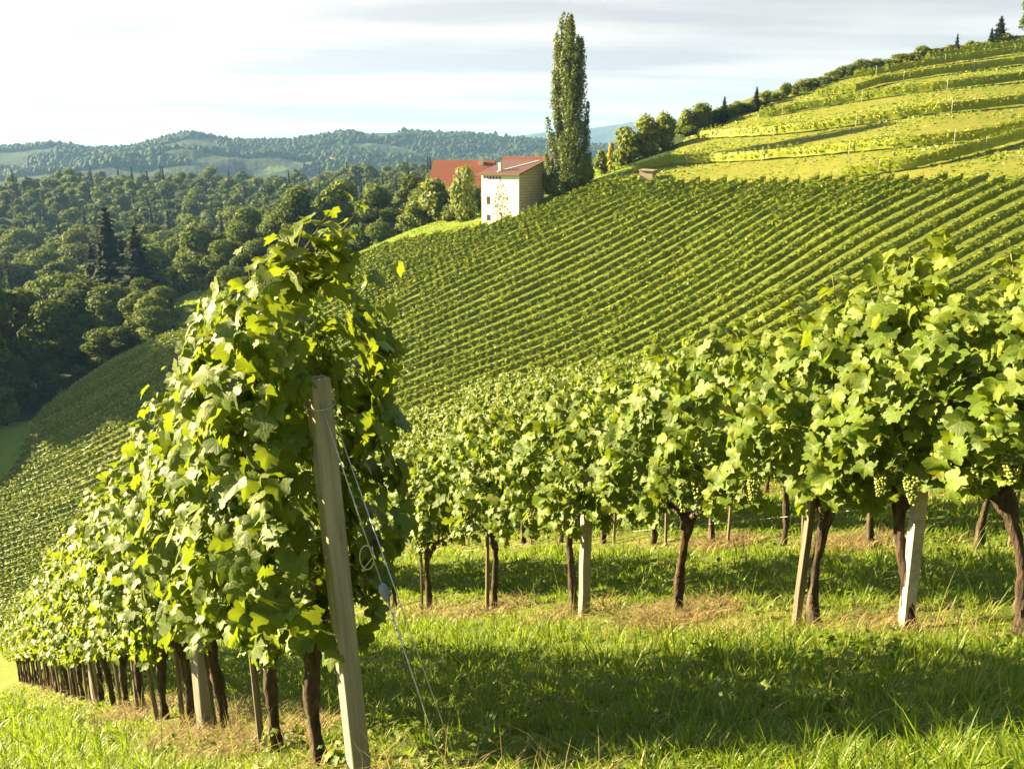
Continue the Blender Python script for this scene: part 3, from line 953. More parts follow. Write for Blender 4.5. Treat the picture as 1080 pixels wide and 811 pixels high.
# --- anchor wires of the end post
def on_ray(px, py, D): return Vector(P(px, py, D))
G1 = np.array(P(448, 757, 1.0)); 
def ground_pt(px, py):
    r = ray(px, py); D = np.linspace(1.5, 12, 1500)
    z = HH(r[0] * D, r[1] * D); k = np.argmax(r[2] * D < z)
    return Vector(r * D[k])
gA, gB = ground_pt(473, 824), ground_pt(489, 824)
tA, tB = on_ray(338, 424, 3.76), on_ray(350, 434, 3.80)
wa = empty('anchor_wire', gA)
tag(wa, 'galvanised anchor wire with a grey tensioner from end post to grass', 'wire', 'anchor wires of the end post')
def rel(p): return tuple(Vector(p) - gA)
WR = 0.0028
k1 = tA.lerp(gA, 0.50); k0 = tA.lerp(gA, 0.41)
mb = MB(); mb.tube([rel(tA), rel(k1)], WR, n=6); mb.tube([rel(k1), rel(gA - (tA - gA).normalized() * 0.12)], WR, n=6); mb.build('strand', M_wire, wa, True)
mb = MB()
loop = [rel(k0 + Vector((0.030 * sin(t) + 0.0, 0.0, 0.055 * cos(t) * 1.0)) + Vector((-0.025, 0, 0))) for t in np.linspace(0, 2 * pi, 16)]
mb.tube(loop, 0.0025, n=6)
mb.tube([rel(k0 + Vector((-0.05, 0, -0.06))), rel(k0), rel(k0 + Vector((0.0, 0, 0.05)))], 0.0025, n=6)
mb.build('wire_loop', M_wire, wa, True)
mb = MB()
dd = (gA - tA).normalized()
mb.tube([rel(k1 - dd * 0.035), rel(k1 - dd * 0.028), rel(k1 + dd * 0.0), rel(k1 + dd * 0.03), rel(k1 + dd * 0.045)], [0.008, 0.016, 0.021, 0.015, 0.006], n=14)
mb.tube([rel(k1 + Vector((-0.025, 0, 0.005))), rel(k1 + Vector((0.03, 0, -0.01)))], [0.007, 0.008], n=8)
mb.build('tensioner', M_blue, wa, True)
mb = MB()
k2 = tA.lerp(gA, 0.60)
for t in range(5):
    pass
mb.tube([rel(k2 + dd * (0.012 * t - 0.07) + Vector((0.012 * sin(t * 1.9), 0.012 * cos(t * 1.9), 0))) for t in range(13)], 0.0028, n=6)
mb.build('wire_coil', M_wire, wa, True)
wire([tuple(tB), tuple(gB - (tB - gB).normalized() * 0.12)], 0.0027, 'anchor_wire', 'plain anchor wire to the right of the one with a tensioner', 'wire', 'anchor wires of the end post')
mb = MB(); 
ring = []
ex = ax.normalized()
base_v = Vector((PL0[0], PL0[1], HHs(PL0[0], PL0[1])))
cpt = base_v + ax * 0.94
for t in np.linspace(0, 2 * pi, 21):
    ring.append(tuple(cpt + Vector((0.064 * cos(t), 0.064 * sin(t), 0.012 * sin(t)))))
wr = MB(); wr.tube(ring, 0.0024, n=6)
tag(wr.build('wire_wrap', M_wire, smooth=True), 'loop of wire wound round the top of the leaning end post', 'wire')

# ------------------------------------------------------------------ opposite hillside vineyard rows
def far_row_mesh(path, r_, width=0.32, zlo=0.40, zhi=1.65, per_m=34, quad=0.27):
    """path (n,3) ground points about one metre apart"""
    seg = np.linalg.norm(np.diff(path, axis=0), axis=1); Ltot = seg.sum(); cum = np.r_[0, np.cumsum(seg)]
    n = int(Ltot * per_m)
    t = r_.uniform(0, Ltot, n)
    # gaps and uneven vines
    gap = np.abs(np.sin(np.floor(t / 1.1) * 127.1 + Ltot * 3.7)) < 0.045
    t = np.where(gap, (t + 1.1) % Ltot, t)
    vig = 0.75 + 0.35 * np.sin(np.floor(t / 1.1) * 12.9898 + Ltot) * 0.8
    c = np.c_[np.interp(t, cum, path[:, 0]), np.interp(t, cum, path[:, 1]), np.interp(t, cum, path[:, 2])]
    d = path[-1, :2] - path[0, :2]; d = d / np.linalg.norm(d); nn = np.array([-d[1], d[0]])
    ph = (t / 1.1) % 1.0
    bulge = (0.25 + 0.95 * np.sin(ph * pi)) * (0.8 + 0.4 * np.abs(np.sin(np.floor(t / 1.1) * 78.233 + Ltot)))
    th = r_.uniform(-0.5, pi + 0.5, n)
    rad = np.sqrt(r_.uniform(0.35, 1, n))
    oy = np.cos(th) * width * bulge * rad * (0.7 + 0.3 * vig)
    oz = zlo + (zhi - zlo) * (0.45 + 0.55 * np.sin(th) * rad) * (0.62 + 0.46 * bulge) * (0.72 + 0.30 * vig)
    pos = c.copy(); pos[:, :2] += nn[None] * oy[:, None]; pos[:, 2] += oz
    nor = np.c_[nn[0] * np.cos(th), nn[1] * np.cos(th), np.maximum(np.sin(th), -0.2) * 1.8 + 0.25] + r_.normal(0, 0.40, (n, 3))
    nor = nrm(nor)
    tt = nrm(r_.normal(0, 1, (n, 3))); xv = nrm(np.cross(nor, tt)); yv = np.cross(nor, xv)
    s = r_.uniform(0.6, 1.2, n) * quad / 2
    cor = [pos + xv * s[:, None] * a + yv * s[:, None] * b for a, b in ((-1, -.6), (.5, -1), (1, .5), (-.4, 1))]
    V = np.stack(cor, 1).reshape(-1, 3)
    F = np.arange(n * 4).reshape(-1, 4)
    tint = np.repeat(np.clip(r_.normal(0.48, 0.26, n) + 0.25 * np.sin(t * 0.13 + path[0, 1]) * 0.6, 0, 1), 4)
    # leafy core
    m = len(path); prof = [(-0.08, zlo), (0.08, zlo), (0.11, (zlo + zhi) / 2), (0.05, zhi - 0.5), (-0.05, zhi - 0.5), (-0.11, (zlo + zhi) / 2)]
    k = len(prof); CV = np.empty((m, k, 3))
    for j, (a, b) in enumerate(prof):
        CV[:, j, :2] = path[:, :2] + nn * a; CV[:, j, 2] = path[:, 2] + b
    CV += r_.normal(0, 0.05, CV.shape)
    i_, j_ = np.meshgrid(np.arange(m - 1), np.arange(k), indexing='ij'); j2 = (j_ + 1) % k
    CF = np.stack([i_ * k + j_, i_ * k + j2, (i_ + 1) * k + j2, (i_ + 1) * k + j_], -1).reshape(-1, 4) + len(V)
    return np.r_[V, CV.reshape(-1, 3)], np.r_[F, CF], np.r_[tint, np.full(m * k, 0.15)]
rowN = rowS = 0
# rows run across the slope; they bend a little round the spur at the left
def row_curve(y0, xs):
    return y0 + 0.0006 * np.minimum(xs - 5, 0) ** 2 + 0.0022 * np.maximum(xs - 5, 0) ** 2
r_far = np.random.default_rng(55)
y0 = 172.0
while y0 > 60:
    xs = np.arange(-125, 100, 1.0)
    ys = row_curve(y0, xs)
    ok = inside(VY, xs, ys) & (across(xs, ys) > near_ground(xs, ys) - 3.0) & (np.hypot(xs, ys) > 58)
    idx = np.where(ok)[0]
    if len(idx) > 6:
        runs = np.split(idx, np.where(np.diff(idx) > 1)[0] + 1)
        for run in runs:
            if len(run) < 7: continue
            px_, py_ = xs[run], ys[run]
            path = np.c_[px_, py_, H(px_, py_)]
            zf = vnoise(px_, py_, 0.2, 3) * 0.1; path[:, 2] += zf
            V, F, ti = far_row_mesh(path, r_far)
            main_ = len(run) == max(len(q_) for q_ in runs)
            if main_: rowN += 1
            else: rowS += 1
            o = mobj('vine_row', V, F, M_farvine, attrs={'tint': ti})
            tag(o, 'dense green vine row on the opposite hillside, %s row down from the white house' % ordinal(rowN) if main_ else 'short side piece of vine row on the opposite hillside, %s piece down' % ordinal(rowS), 'vine row', 'vine rows of the opposite hillside')
    y0 -= 1.85
# a few pale end posts among the far rows
# tall grass tufts on the terrace banks, the meadow and the mound
rb = np.random.default_rng(12)
bx_, by_ = [], []
for poly, cnt in ((TER, 26000), (MEADOW, 6000), (MOUND, 3500)):
    P2 = np.array(poly); lo, hi = P2.min(0), P2.max(0)
    q_ = rb.uniform(lo, hi, (cnt * 3, 2)); q_ = q_[inside(poly, q_[:, 0], q_[:, 1])][:cnt]
    q_ = q_[~inside(VY, q_[:, 0], q_[:, 1])]
    bx_.append(q_[:, 0]); by_.append(q_[:, 1])
bx_ = np.concatenate(bx_); by_ = np.concatenate(by_); bz_ = H(bx_, by_)
nb_ = len(bx_)
wv = np.sin(bx_ * 0.21 + 2 * np.sin(by_ * 0.13)) * np.sin(by_ * 0.33 + bx_ * 0.05)
hgt_ = rb.uniform(0.06, 0.22, nb_) * (1 + 0.8 * wv); wid_ = rb.uniform(0.10, 0.35, nb_)
an_ = rb.uniform(0, pi, nb_); lx_, ly_ = rb.normal(0, 0.12, nb_), rb.normal(0, 0.12, nb_)
Vb = np.empty((nb_, 4, 3))
for q_, (sg, up) in enumerate(((-1, 0), (1, 0), (0.7, 1), (-0.6, 0.9))):
    Vb[:, q_, 0] = bx_ + np.cos(an_) * wid_ * sg + lx_ * up; Vb[:, q_, 1] = by_ + np.sin(an_) * wid_ * sg + ly_ * up
    Vb[:, q_, 2] = bz_ - 0.03 + hgt_ * up
tag(mobj('bank_grass', Vb.reshape(-1, 3), np.arange(nb_ * 4).reshape(-1, 4), M_grass, attrs={'tint': np.repeat(np.clip(0.52 + 0.18 * wv + rb.normal(0, 0.14, nb_), 0, 1), 4)}),
    'unmown grass on the terrace banks and the meadow', 'grass', kind='stuff')
# ------------------------------------------------------------------ terrace rows on the upper hill
BANDS = [[(889, 191), (960, 181), (1036, 162), (1079, 150)],
         [(700, 175), (780, 172), (849, 167), (950, 158), (1036, 150), (1079, 139)],
         [(735, 148), (800, 145), (849, 141), (900, 134), (968, 124), (1079, 112)],
         [(800, 126), (837, 120), (900, 109), (968, 99), (1079, 87)],
         [(860, 104), (905, 98), (929, 90), (1000, 79), (1079, 69)],
         [(900, 84), (950, 76), (1000, 68), (1079, 57)],
         [(975, 66), (1020, 59), (1079, 50)],
         [(668, 184), (690, 178), (712, 174)]]
for k, b in enumerate(BANDS):
    pts = []
    for a, c in zip(b[:-1], b[1:]):
        for t in np.linspace(0, 1, 12, endpoint=False):
            h_ = hit(a[0] + (c[0] - a[0]) * t, a[1] + (c[1] - a[1]) * t)
            if h_ is not None: pts.append(h_)
    pts = np.array(pts)
    if len(pts) < 6: continue
    if pts[-1, 0] > 40:          # carry the row on past the edge of the picture
        d = pts[-1] - pts[-6]; d /= np.linalg.norm(d)
        ext = np.array([pts[-1] + d * q for q in np.arange(1.5, 25, 1.5)])
        ext[:, 2] = H(ext[:, 0], ext[:, 1]); pts = np.r_[pts, ext]
    kk = np.hanning(7); kk /= kk.sum()
    for c in range(2): pts[:, c] = np.convolve(np.pad(pts[:, c], 3, mode='reflect', reflect_type='odd'), kk, mode='valid')
    seg = np.r_[0, np.cumsum(np.linalg.norm(np.diff(pts[:, :2], axis=0), axis=1))]
    tt = np.arange(0, seg[-1], 1.0)
    path = np.c_[np.interp(tt, seg, pts[:, 0]), np.interp(tt, seg, pts[:, 1])]
    path = np.c_[path, H(path[:, 0], path[:, 1])]
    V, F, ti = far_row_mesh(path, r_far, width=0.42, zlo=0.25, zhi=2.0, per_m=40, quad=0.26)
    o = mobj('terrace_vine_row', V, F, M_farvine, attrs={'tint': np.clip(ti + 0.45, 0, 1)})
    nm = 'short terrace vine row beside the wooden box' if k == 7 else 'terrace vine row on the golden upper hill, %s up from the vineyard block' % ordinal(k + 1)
    tag(o, nm, 'vine row', 'terrace vine rows')
    # slim posts along the terrace rows
    if k < 6:
        for q in range(4, len(path) - 3, 13):
            mb = MB(); mb.tube([(0, 0, -0.2), (0, 0, 1.9)], 0.045, n=5)
            po = mb.build('terrace_post', M_conc, loc=tuple(path[q] + np.array([0.0, -0.45, 0])))
            tag(po, 'pale slim post of the %s terrace row, %s from its left end' % (ordinal(k + 1), ordinal((q - 4) // 13 + 1)), 'post', 'terrace posts')

# ------------------------------------------------------------------ trees
def quads_cloud(pos, nor, size, r_, tint):
    n = len(pos); nor = nrm(nor)
    tt = nrm(r_.normal(0, 1, (n, 3))); xv = nrm(np.cross(nor, tt)); yv = np.cross(nor, xv)
    s = size[:, None] / 2
    V = np.stack([pos + xv * s * a + yv * s * b for a, b in ((-1, -.5), (.4, -1), (1, .5), (-.4, 1))], 1).reshape(-1, 3)
    return V, np.arange(n * 4).reshape(-1, 4), np.repeat(tint, 4)
def crown_data(seed, h=16.0, w=12.0, nleaf=2600, leaf=0.75, base=0.22, lobes=16, shape='round'):
    r_ = np.random.default_rng(seed)
    Ls = []
    for k in range(lobes):
        if shape == 'round':
            a = r_.uniform(0, 2 * pi); e = r_.uniform(-0.6 if base > 0.05 else -1.15, 1.0); q = r_.uniform(0.10, 0.52)
            c = np.array([cos(a) * q * w / 2 * (1 - 0.45 * max(e, 0)), sin(a) * q * w / 2 * (1 - 0.45 * max(e, 0)), h * (base + (1 - base) * (0.48 + 0.36 * e))])
            rad = r_.uniform(0.28, 0.40) * w * 0.74
        else:
            t = (k + r_.uniform(0, 1)) / lobes; a = r_.uniform(0, 2 * pi)
            q = w / 2 * 0.5 * sin(min(1, t * 1.25 + 0.12) * pi) ** 0.7
            c = np.array([cos(a) * q, sin(a) * q, h * (base + (1 - base) * t * 0.93)]); rad = w * r_.uniform(0.18, 0.28)
        Ls.append((c, np.array([rad, rad, rad * r_.uniform(0.75, 1.05)])))
    wts = np.array([l[1][0] ** 2 for l in Ls]); wts /= wts.sum()
    which = r_.choice(lobes, nleaf, p=wts)
    cen = np.array([Ls[i][0] for i in which]); rad = np.array([Ls[i][1] for i in which])
    d = nrm(r_.normal(0, 1, (nleaf, 3)) + np.array([0, 0, 0.25]))
    q = r_.uniform(0.72, 1.12, nleaf)[:, None]
    pos = cen + d * rad * q
    nor = d + r_.normal(0, 0.45, (nleaf, 3))
    tint = np.clip(r_.normal(0.42, 0.16, nleaf) + (r_.uniform(-0.18, 0.18, lobes))[which], 0, 1)
    V, F, ti = quads_cloud(pos, nor, r_.uniform(0.6, 1.3, nleaf) * leaf, r_, tint)
    # inner masses keep the crown opaque where it is dense
    iv, if_ = ico()
    VV = [V]; FF3 = []; n0 = len(V); TI = [ti]
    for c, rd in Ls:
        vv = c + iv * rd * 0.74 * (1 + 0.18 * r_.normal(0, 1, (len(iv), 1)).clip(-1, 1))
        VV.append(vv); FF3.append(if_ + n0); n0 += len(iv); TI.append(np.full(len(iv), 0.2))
    return np.concatenate(VV), [F, np.concatenate(FF3)], np.concatenate(TI)
def spruce_data(seed, h=26.0, w=8.5, tiers=22, nleaf=2600):
    r_ = np.random.default_rng(seed)
    t = r_.beta(1.0, 1.35, nleaf)
    tier = np.floor(t * tiers) / tiers
    ph = (t * tiers) % 1.0
    rmax = w / 2 * (1 - tier) ** 0.85 * (0.85 + 0.3 * np.sin(tier * 40 + seed)) + 0.12
    a = r_.uniform(0, 2 * pi, nleaf); nb = 9
    ab = np.round(a / (2 * pi) * nb + tier * 13) / nb * 2 * pi - tier * 13 / nb * 2 * pi
    a = ab + (a - ab) * 0.55
    q = np.sqrt(r_.uniform(0.03, 1, nleaf))
    pos = np.c_[np.cos(a) * rmax * q, np.sin(a) * rmax * q, h * (0.10 + 0.90 * tier) - rmax * q * 0.42 - ph * 0.5 + r_.normal(0, 0.1, nleaf)]
    nor = np.c_[np.cos(a) * 0.5, np.sin(a) * 0.5, np.ones(nleaf)] + r_.normal(0, 0.35, (nleaf, 3))
    tint = np.clip(r_.normal(0.4, 0.2, nleaf) + 0.3 * (q - 0.6), 0, 1)
    V, F, ti = quads_cloud(pos, nor, r_.uniform(0.5, 1.15, nleaf) * (0.9 - 0.3 * tier), r_, tint)
    # spindle core
    k = 10; VV = []; m = 14
    for j in range(m):
        tz = j / (m - 1)
        for c in range(k):
            an = 2 * pi * c / k; rr2 = (w / 2 * 0.55 * (1 - tz) ** 0.9 + 0.05) * (1 + 0.25 * sin(j * 2.1 + c * 1.7))
            VV.append((cos(an) * rr2, sin(an) * rr2, h * (0.10 + 0.86 * tz)))
    FF = [(j * k + c, j * k + (c + 1) % k, (j + 1) * k + (c + 1) % k, (j + 1) * k + c) for j in range(m - 1) for c in range(k)]
    return np.r_[V, np.array(VV)], [np.r_[F, np.array(FF) + len(V)]], np.r_[ti, np.full(m * k, 0.05)]
def trunk_simple(h, r0, limbs=0, seed=0, w=5.0):
    mb = MB(); r_ = random.Random(seed)
    mb.tube([(0, 0, -0.6), (0.05 * h * 0.1, 0, h * 0.3), (0, 0.02, h * 0.62), (0.03, 0, h * 0.86)], [r0 * 1.3, r0, r0 * 0.6, r0 * 0.2], n=9, rough=0.08, seed=seed)
    for k in range(limbs):
        a = r_.uniform(0, 2 * pi); z0 = h * r_.uniform(0.28, 0.6)
        mb.tube([(0, 0, z0), (cos(a) * w * 0.18, sin(a) * w * 0.18, z0 + h * 0.10), (cos(a) * w * 0.33, sin(a) * w * 0.33, z0 + h * 0.24)], [r0 * 0.5, r0 * 0.35, r0 * 0.1], n=6)
    return mb.mesh('trunk', M_treebark, True)
BROAD = []
for k in range(7):
    V, F, ti = crown_data(500 + k, h=16, w=[12, 10, 13, 9, 11, 14, 10][k], nleaf=4200, leaf=0.62, lobes=[12, 10, 14, 10, 13, 15, 11][k], base=0.04)
    BROAD.append(raw_mesh('crown', V, F, M_broad, False, {'tint': ti}))
SPR = []
for k in range(4):
    V, F, ti = spruce_data(600 + k, h=26, w=[8.5, 7.2, 9.5, 7.8][k])
    SPR.append(raw_mesh('crown', V, F, M_spruce, False, {'tint': ti}))
BT = [trunk_simple(16, 0.32, 6, k, 10) for k in range(2)]
STK = trunk_simple(26, 0.30, 0, 9)
BUSH = []
for k in range(5):
    V, F, ti = crown_data(700 + k, h=5, w=[5, 4.4, 5.6, 4, 5][k], nleaf=1700, leaf=0.34, lobes=13, base=0.02)
    BUSH.append(raw_mesh('crown', V, F, M_bush, False, {'tint': ti}))
BUT = trunk_simple(5, 0.10, 4, 4, 4)
def tree(name, crown, trunk, p, sx, sz, label, cat, group, rz=None):
    root = empty(name, p, random.uniform(0, 6.28) if rz is None else rz)
    root.scale = (sx, sx, sz)
    tag(root, label, cat, group)
    link('crown', crown, root)
    if trunk is not None: link('trunk', trunk, root)
    return root

# --- the tall poplar
def poplar(base, h, label):
    r_ = np.random.default_rng(77)
    root = empty('poplar_tree', base); tag(root, label, 'tree')
    strands = []
    for k in range(44):
        a = r_.uniform(0, 2 * pi); lv = r_.uniform(-0.02, 0.66)
        out_ = r_.uniform(0.35, 1.0)
        ln = r_.uniform(0.22, 0.42)
        strands.append((a, lv, out_, min(ln, 0.985 - lv)))
    strands += [(q_ * 0.9, -0.03, 0.95, 0.25) for q_ in range(7)] + [(1, .62, .5, .36), (3.1, .64, .5, .35), (5, .6, .55, .37), (0, 0.05, 0.05, 0.93), (2, 0.45, 0.25, 0.52), (4, 0.5, 0.22, 0.44), (5.3, 0.4, 0.3, 0.53)]
    env = lambda t: 4.7 * np.interp(t, [0, .06, .2, .4, .55, .7, .85, .95, 1.0], [.75, .92, 1.0, .95, .92, .80, .70, .58, .35])
    Ps, Ns, Ts, Zs = [], [], [], []
    mb = MB()
    for a, lv, o_, ln in strands:
        m = int(470 * ln / 0.3)
        t = r_.random(m)
        zc = lv + ln * t
        rc = env(zc) * o_ * (0.35 + 0.65 * np.sqrt(t)) * 0.86
        loc_r = 0.72 * np.sin(np.clip(t * 0.9 + 0.08, 0, 1) * pi) ** 0.6 + 0.12
        d = nrm(r_.normal(0, 1, (m, 3)))
        sw = 0.25 * np.sin(zc * 30 + a * 5)
        pos = np.c_[np.cos(a) * rc + sw * 0.4, np.sin(a) * rc + sw * 0.3, zc * h] + d * np.c_[loc_r, loc_r, loc_r * 1.2] * r_.uniform(0.5, 1.05, m)[:, None]
        Ps.append(pos); Ns.append(d + np.array([cos(a), sin(a), 0.3]) * 0.4 + r_.normal(0, 0.4, (m, 3)))
        Ts.append(np.clip(r_.normal(0.45, 0.15, m) + r_.uniform(-.15, .15), 0, 1))
        zz = [lv - 0.02, lv + ln * 0.3, lv + ln * 0.7, lv + ln * 0.95]
        mb.tube([(cos(a) * env(z_) * o_ * f * 0.86, sin(a) * env(z_) * o_ * f * 0.86, z_ * h) for z_, f in zip(zz, (0.05, .6, .85, .98))], [0.12, 0.09, 0.05, 0.02], n=6)
    pos = np.concatenate(Ps); nor = np.concatenate(Ns); ti = np.concatenate(Ts)
    V, F, tt = quads_cloud(pos, nor, r_.uniform(0.16, 0.38, len(pos)), r_, ti)
    mobj('crown', V, F, M_poplar, root, attrs={'tint': tt})
    mb.tube([(0, 0, -0.8), (0, 0, h * 0.3), (0.05, 0, h * 0.65), (0, 0, h * 0.96)], [0.5, 0.38, 0.2, 0.03], n=10, rough=0.06)
    mb.build('trunk', M_treebark, root, True)
pb_ = hit(597, 203)
poplar(tuple(pb_), 27.6 * np.linalg.norm(pb_) / 150.0, 'very tall slender poplar standing right of the white house')

def atp(px, py, D=None):
    if D is None:
        h_ = hit(px, py)
        return tuple(h_)
    r = ray(px, py) * D
    return (r[0], r[1], Hs(r[0], r[1]))
def shrub(px, py, hpx, wpx, label, cat='bush', mesh=None, D=None, group=None, name='bush', trunk=BUT, h0=5.0, w0=5.0, sink=0.0):
    p = atp(px, py, D)
    d = proj(p)[2]
    sz = hpx / FPX * d / h0; sx = wpx / FPX * d / w0
    return tree(name, mesh or random.choice(BUSH), trunk, (p[0], p[1], p[2] - sink), sx, sz, label, cat, group)
# bushes and small trees round the houses
gp = 'bushes round the houses'
shrub(462, 228, 44, 53, 'round bush left of the white house in front of the long red roof', group=gp, D=168)
shrub(488, 224, 52, 33, 'tall sunny yellow-green bush against the left wall of the white house', group=gp, D=160)
shrub(443, 234, 31, 36, 'low bush at the left end of the bushes below the long red roof', group=gp, D=172)
shrub(430, 240, 20, 28, 'small shrub on the meadow edge farthest left of the houses', group=gp, D=174)
shrub(474, 234, 16, 26, 'low scrubby bush on the sunny meadow left of the white house', group=gp, D=164)
shrub(580, 205, 34, 26, 'leafy bush at the foot of the poplar, touching the white house', group=gp, D=152)
shrub(617, 200, 32, 26, 'pale grey-green bush at the right foot of the poplar', group=gp, D=148)
shrub(634, 193, 26, 22, 'dark bush just right of the poplar', group=gp, D=155)
shrub(478, 216, 30, 34, 'round bush hiding the white wall of the long barn', group=gp, D=172)
shrub(500, 212, 30, 22, 'bush squeezed between the long barn and the white house', group=gp, D=170)
gp = 'trees left of the terraces'
shrub(660, 182, 42, 42, 'rounded green tree behind the short terrace row, left of a pair', 'tree', D=160, group=gp, name='small_tree')
shrub(682, 178, 40, 40, 'tallest rounded green tree of the clump before the small red-roofed house', 'tree', D=160, group=gp, name='small_tree')
shrub(700, 176, 36, 32, 'dark rounded tree at the right of the clump, beside the small red-roofed house', 'tree', D=162, group=gp, name='small_tree')
V, F, ti = crown_data(760, h=5, w=2.2, nleaf=900, leaf=0.22, lobes=10, base=0.02, shape='column')
YC = raw_mesh('crown', V, F, M_yellow, False, {'tint': ti})
shrub(644, 183, 30, 12, 'narrow bright yellow columnar tree left of the round green trees', 'tree', YC, D=157, group=None, name='columnar_tree', w0=2.2)
SMALLSP = SPR
gp = 'trees along the hill crest'
crest = [(722, 142, 26, 30, 'b', 'bushy green tree at the low left end of the hill crest'),
         (739, 134, 23, 34, 'b', 'broad round tree on the crest right of the red-roofed house'),
         (763, 128, 26, 14, 's', 'small conifer on the crest, leftmost of the crest conifers'),
         (797, 116, 24, 16, 's', 'pointed conifer in the middle of the crest bushes'),
         (1008, 56, 20, 9, 's', 'tiny conifer poking above the upper crest'),
         (1053, 48, 30, 22, 's', 'dark conifer on the hilltop, tallest of the crest'),
         (1044, 50, 20, 12, 's', 'smaller conifer leaning against the tallest hilltop conifer')]
cxs = [720, 745, 825, 870, 897, 945, 992, 1080]; cys = [146, 131, 103, 87, 77, 66, 57, 45]
ncr = 0
pxc = 728.0
while pxc < 1075:
    ncr += 1
    big = pxc < 835
    crest.append((pxc, float(np.interp(pxc, cxs, cys)), random.uniform(7, 15) if big else random.uniform(5, 11), random.uniform(16, 28) if big else random.uniform(16, 26), 'b',
                  'low green shrub in the hedge line along the hill crest, %s shrub from the left' % ordinal(ncr)))
    pxc += random.uniform(8, 12) if big else random.uniform(7, 11)
for px, py, hp, wp, kd, lb in crest:
    if kd == 'b': shrub(px, py + 2, hp + 2, wp, lb, D=None if hit(px, py + 2) is not None else 195, group=gp)
    else: shrub(px, py + 2, hp + 2, wp, lb, 'tree', random.choice(SPR), group=gp, name='conifer', trunk=STK, h0=26, w0=8.5)
shrub(1090, 44, 60, 34, 'airy tree reaching into the top right corner', 'tree', BROAD[3], D=190, group=None, name='hilltop_tree', trunk=BT[0], h0=16, w0=9)

# --- forest
def front(px, py, D, hm, wm_, kind, lb, grp, cat='tree'):
    p = ray(px, py) * D if py else np.array([(px - 540.0) / FPX * D, 0.972 * D, 0])
    z = Hs(p[0], p[1])
    if kind == 's':
        return tree('spruce_tree', SPR[int(px) % 4], STK, (p[0], p[1], z), wm_ / 8.5, hm / 26.0, lb, cat, grp)
    return tree('broadleaf_tree', BROAD[int(px) % 7], BT[int(px) % 2], (p[0], p[1], z), wm_ / 12.0, hm / 16.0, lb, cat, grp)
gp = 'front trees of the valley wood'
front(122, 335, 246, 34, 18, 's', 'tallest dark spruce standing out of the valley wood', gp)
front(150, 340, 240, 25, 15, 's', 'second dark spruce, to the right of the tallest one', gp)
front(104, 340, 252, 27, 14, 's', 'dark spruce half hidden left of the tallest one', gp)
front(136, 335, 252, 25, 13, 's', 'dark spruce between the two big ones', gp)
front(70, 385, 240, 20, 18, 'b', 'broad sunlit yellow-green tree at the edge of the vineyard wood', gp)
front(20, 380, 250, 19, 16, 'b', 'sunlit broadleaf tree at the left edge of the picture', gp)
front(45, 400, 225, 11, 10, 'b', 'dark rounded tree in the shade below the sunlit ones', gp)
front(98, 392, 232, 10, 11, 'b', 'dark bushy tree on the far side of the shaded grass', gp)
front(150, 362, 225, 11, 12, 'b', 'small sunlit tree at the vineyard crest below the spruces', gp)
front(20, 440, 195, 11, 10, 'b', 'shaded dark tree at the lower left of the wood', gp)
front(55, 425, 200, 9, 7, 'b', 'narrow shaded tree beside the grass strip', gp)
front(10, 470, 178, 8, 9, 'b', 'shaded bush lowest at the left picture edge', gp)
front(-12, 430, 190, 14, 12, 'b', 'shaded tree cut by the left picture edge', gp)
front(85, 412, 205, 6, 7, 'b', 'round clipped-looking bush by the shaded grass strip', gp)
for k, (x_, y_, hm) in enumerate(((-116, 182, 29), (-126, 187, 31), (-124, 176, 29), (-136, 193, 31), (-118, 196, 30), (-132, 180, 30), (-146, 190, 30), (-130, 202, 29), (-120, 168, 26))):
    tree('broadleaf_tree', BROAD[k % 7], BT[k % 2], (x_, y_, Hs(x_, y_)), 17 / 12.0, hm / 16.0, 'tall tree shading the vineyard from beyond the left edge, %s out' % ordinal(k + 1), 'tree', gp)
for k, (px, D, hm, w_) in enumerate(((8, 226, 19, 16), (38, 232, 17, 15), (68, 224, 15, 14), (96, 232, 17, 15), (128, 226, 15, 13), (150, 218, 13, 12), (168, 214, 11, 11), (50, 212, 10, 10), (24, 206, 11, 10), (2, 196, 11, 10), (70, 218, 8, 8), (-8, 212, 16, 14), (92, 250, 22, 17), (60, 252, 22, 17), (28, 258, 22, 18), (-5, 250, 22, 18), (165, 256, 20, 15))):
    front(px, 0, D, hm, w_, 'b', 'leafy tree left of the big vineyard block, %s of the near belt' % ordinal(k + 1), 'near belt of the valley wood')
for k, (px, D, hm, w_) in enumerate(((112, 214, 9, 11), (132, 212, 8, 10), (170, 206, 9, 10), (88, 222, 12, 12), (180, 225, 9, 8), (165, 232, 12, 11), (262, 232, 9, 9), (280, 238, 10, 11), (300, 232, 9, 10), (322, 226, 8, 9), (345, 215, 7, 8), (362, 222, 9, 10), (385, 226, 10, 10), (408, 222, 9, 9), (252, 222, 9, 9), (268, 212, 8, 9), (250, 240, 11, 11), (270, 262, 14, 14), (298, 268, 15, 15), (330, 262, 12, 14), (360, 262, 10, 13), (392, 262, 8, 11), (420, 258, 7, 10))):
    front(px, 0, D, hm, w_, 'b', 'bushy tree right behind the vineyard crest, %s of its line' % ordinal(k + 1), 'trees behind the vineyard crest')

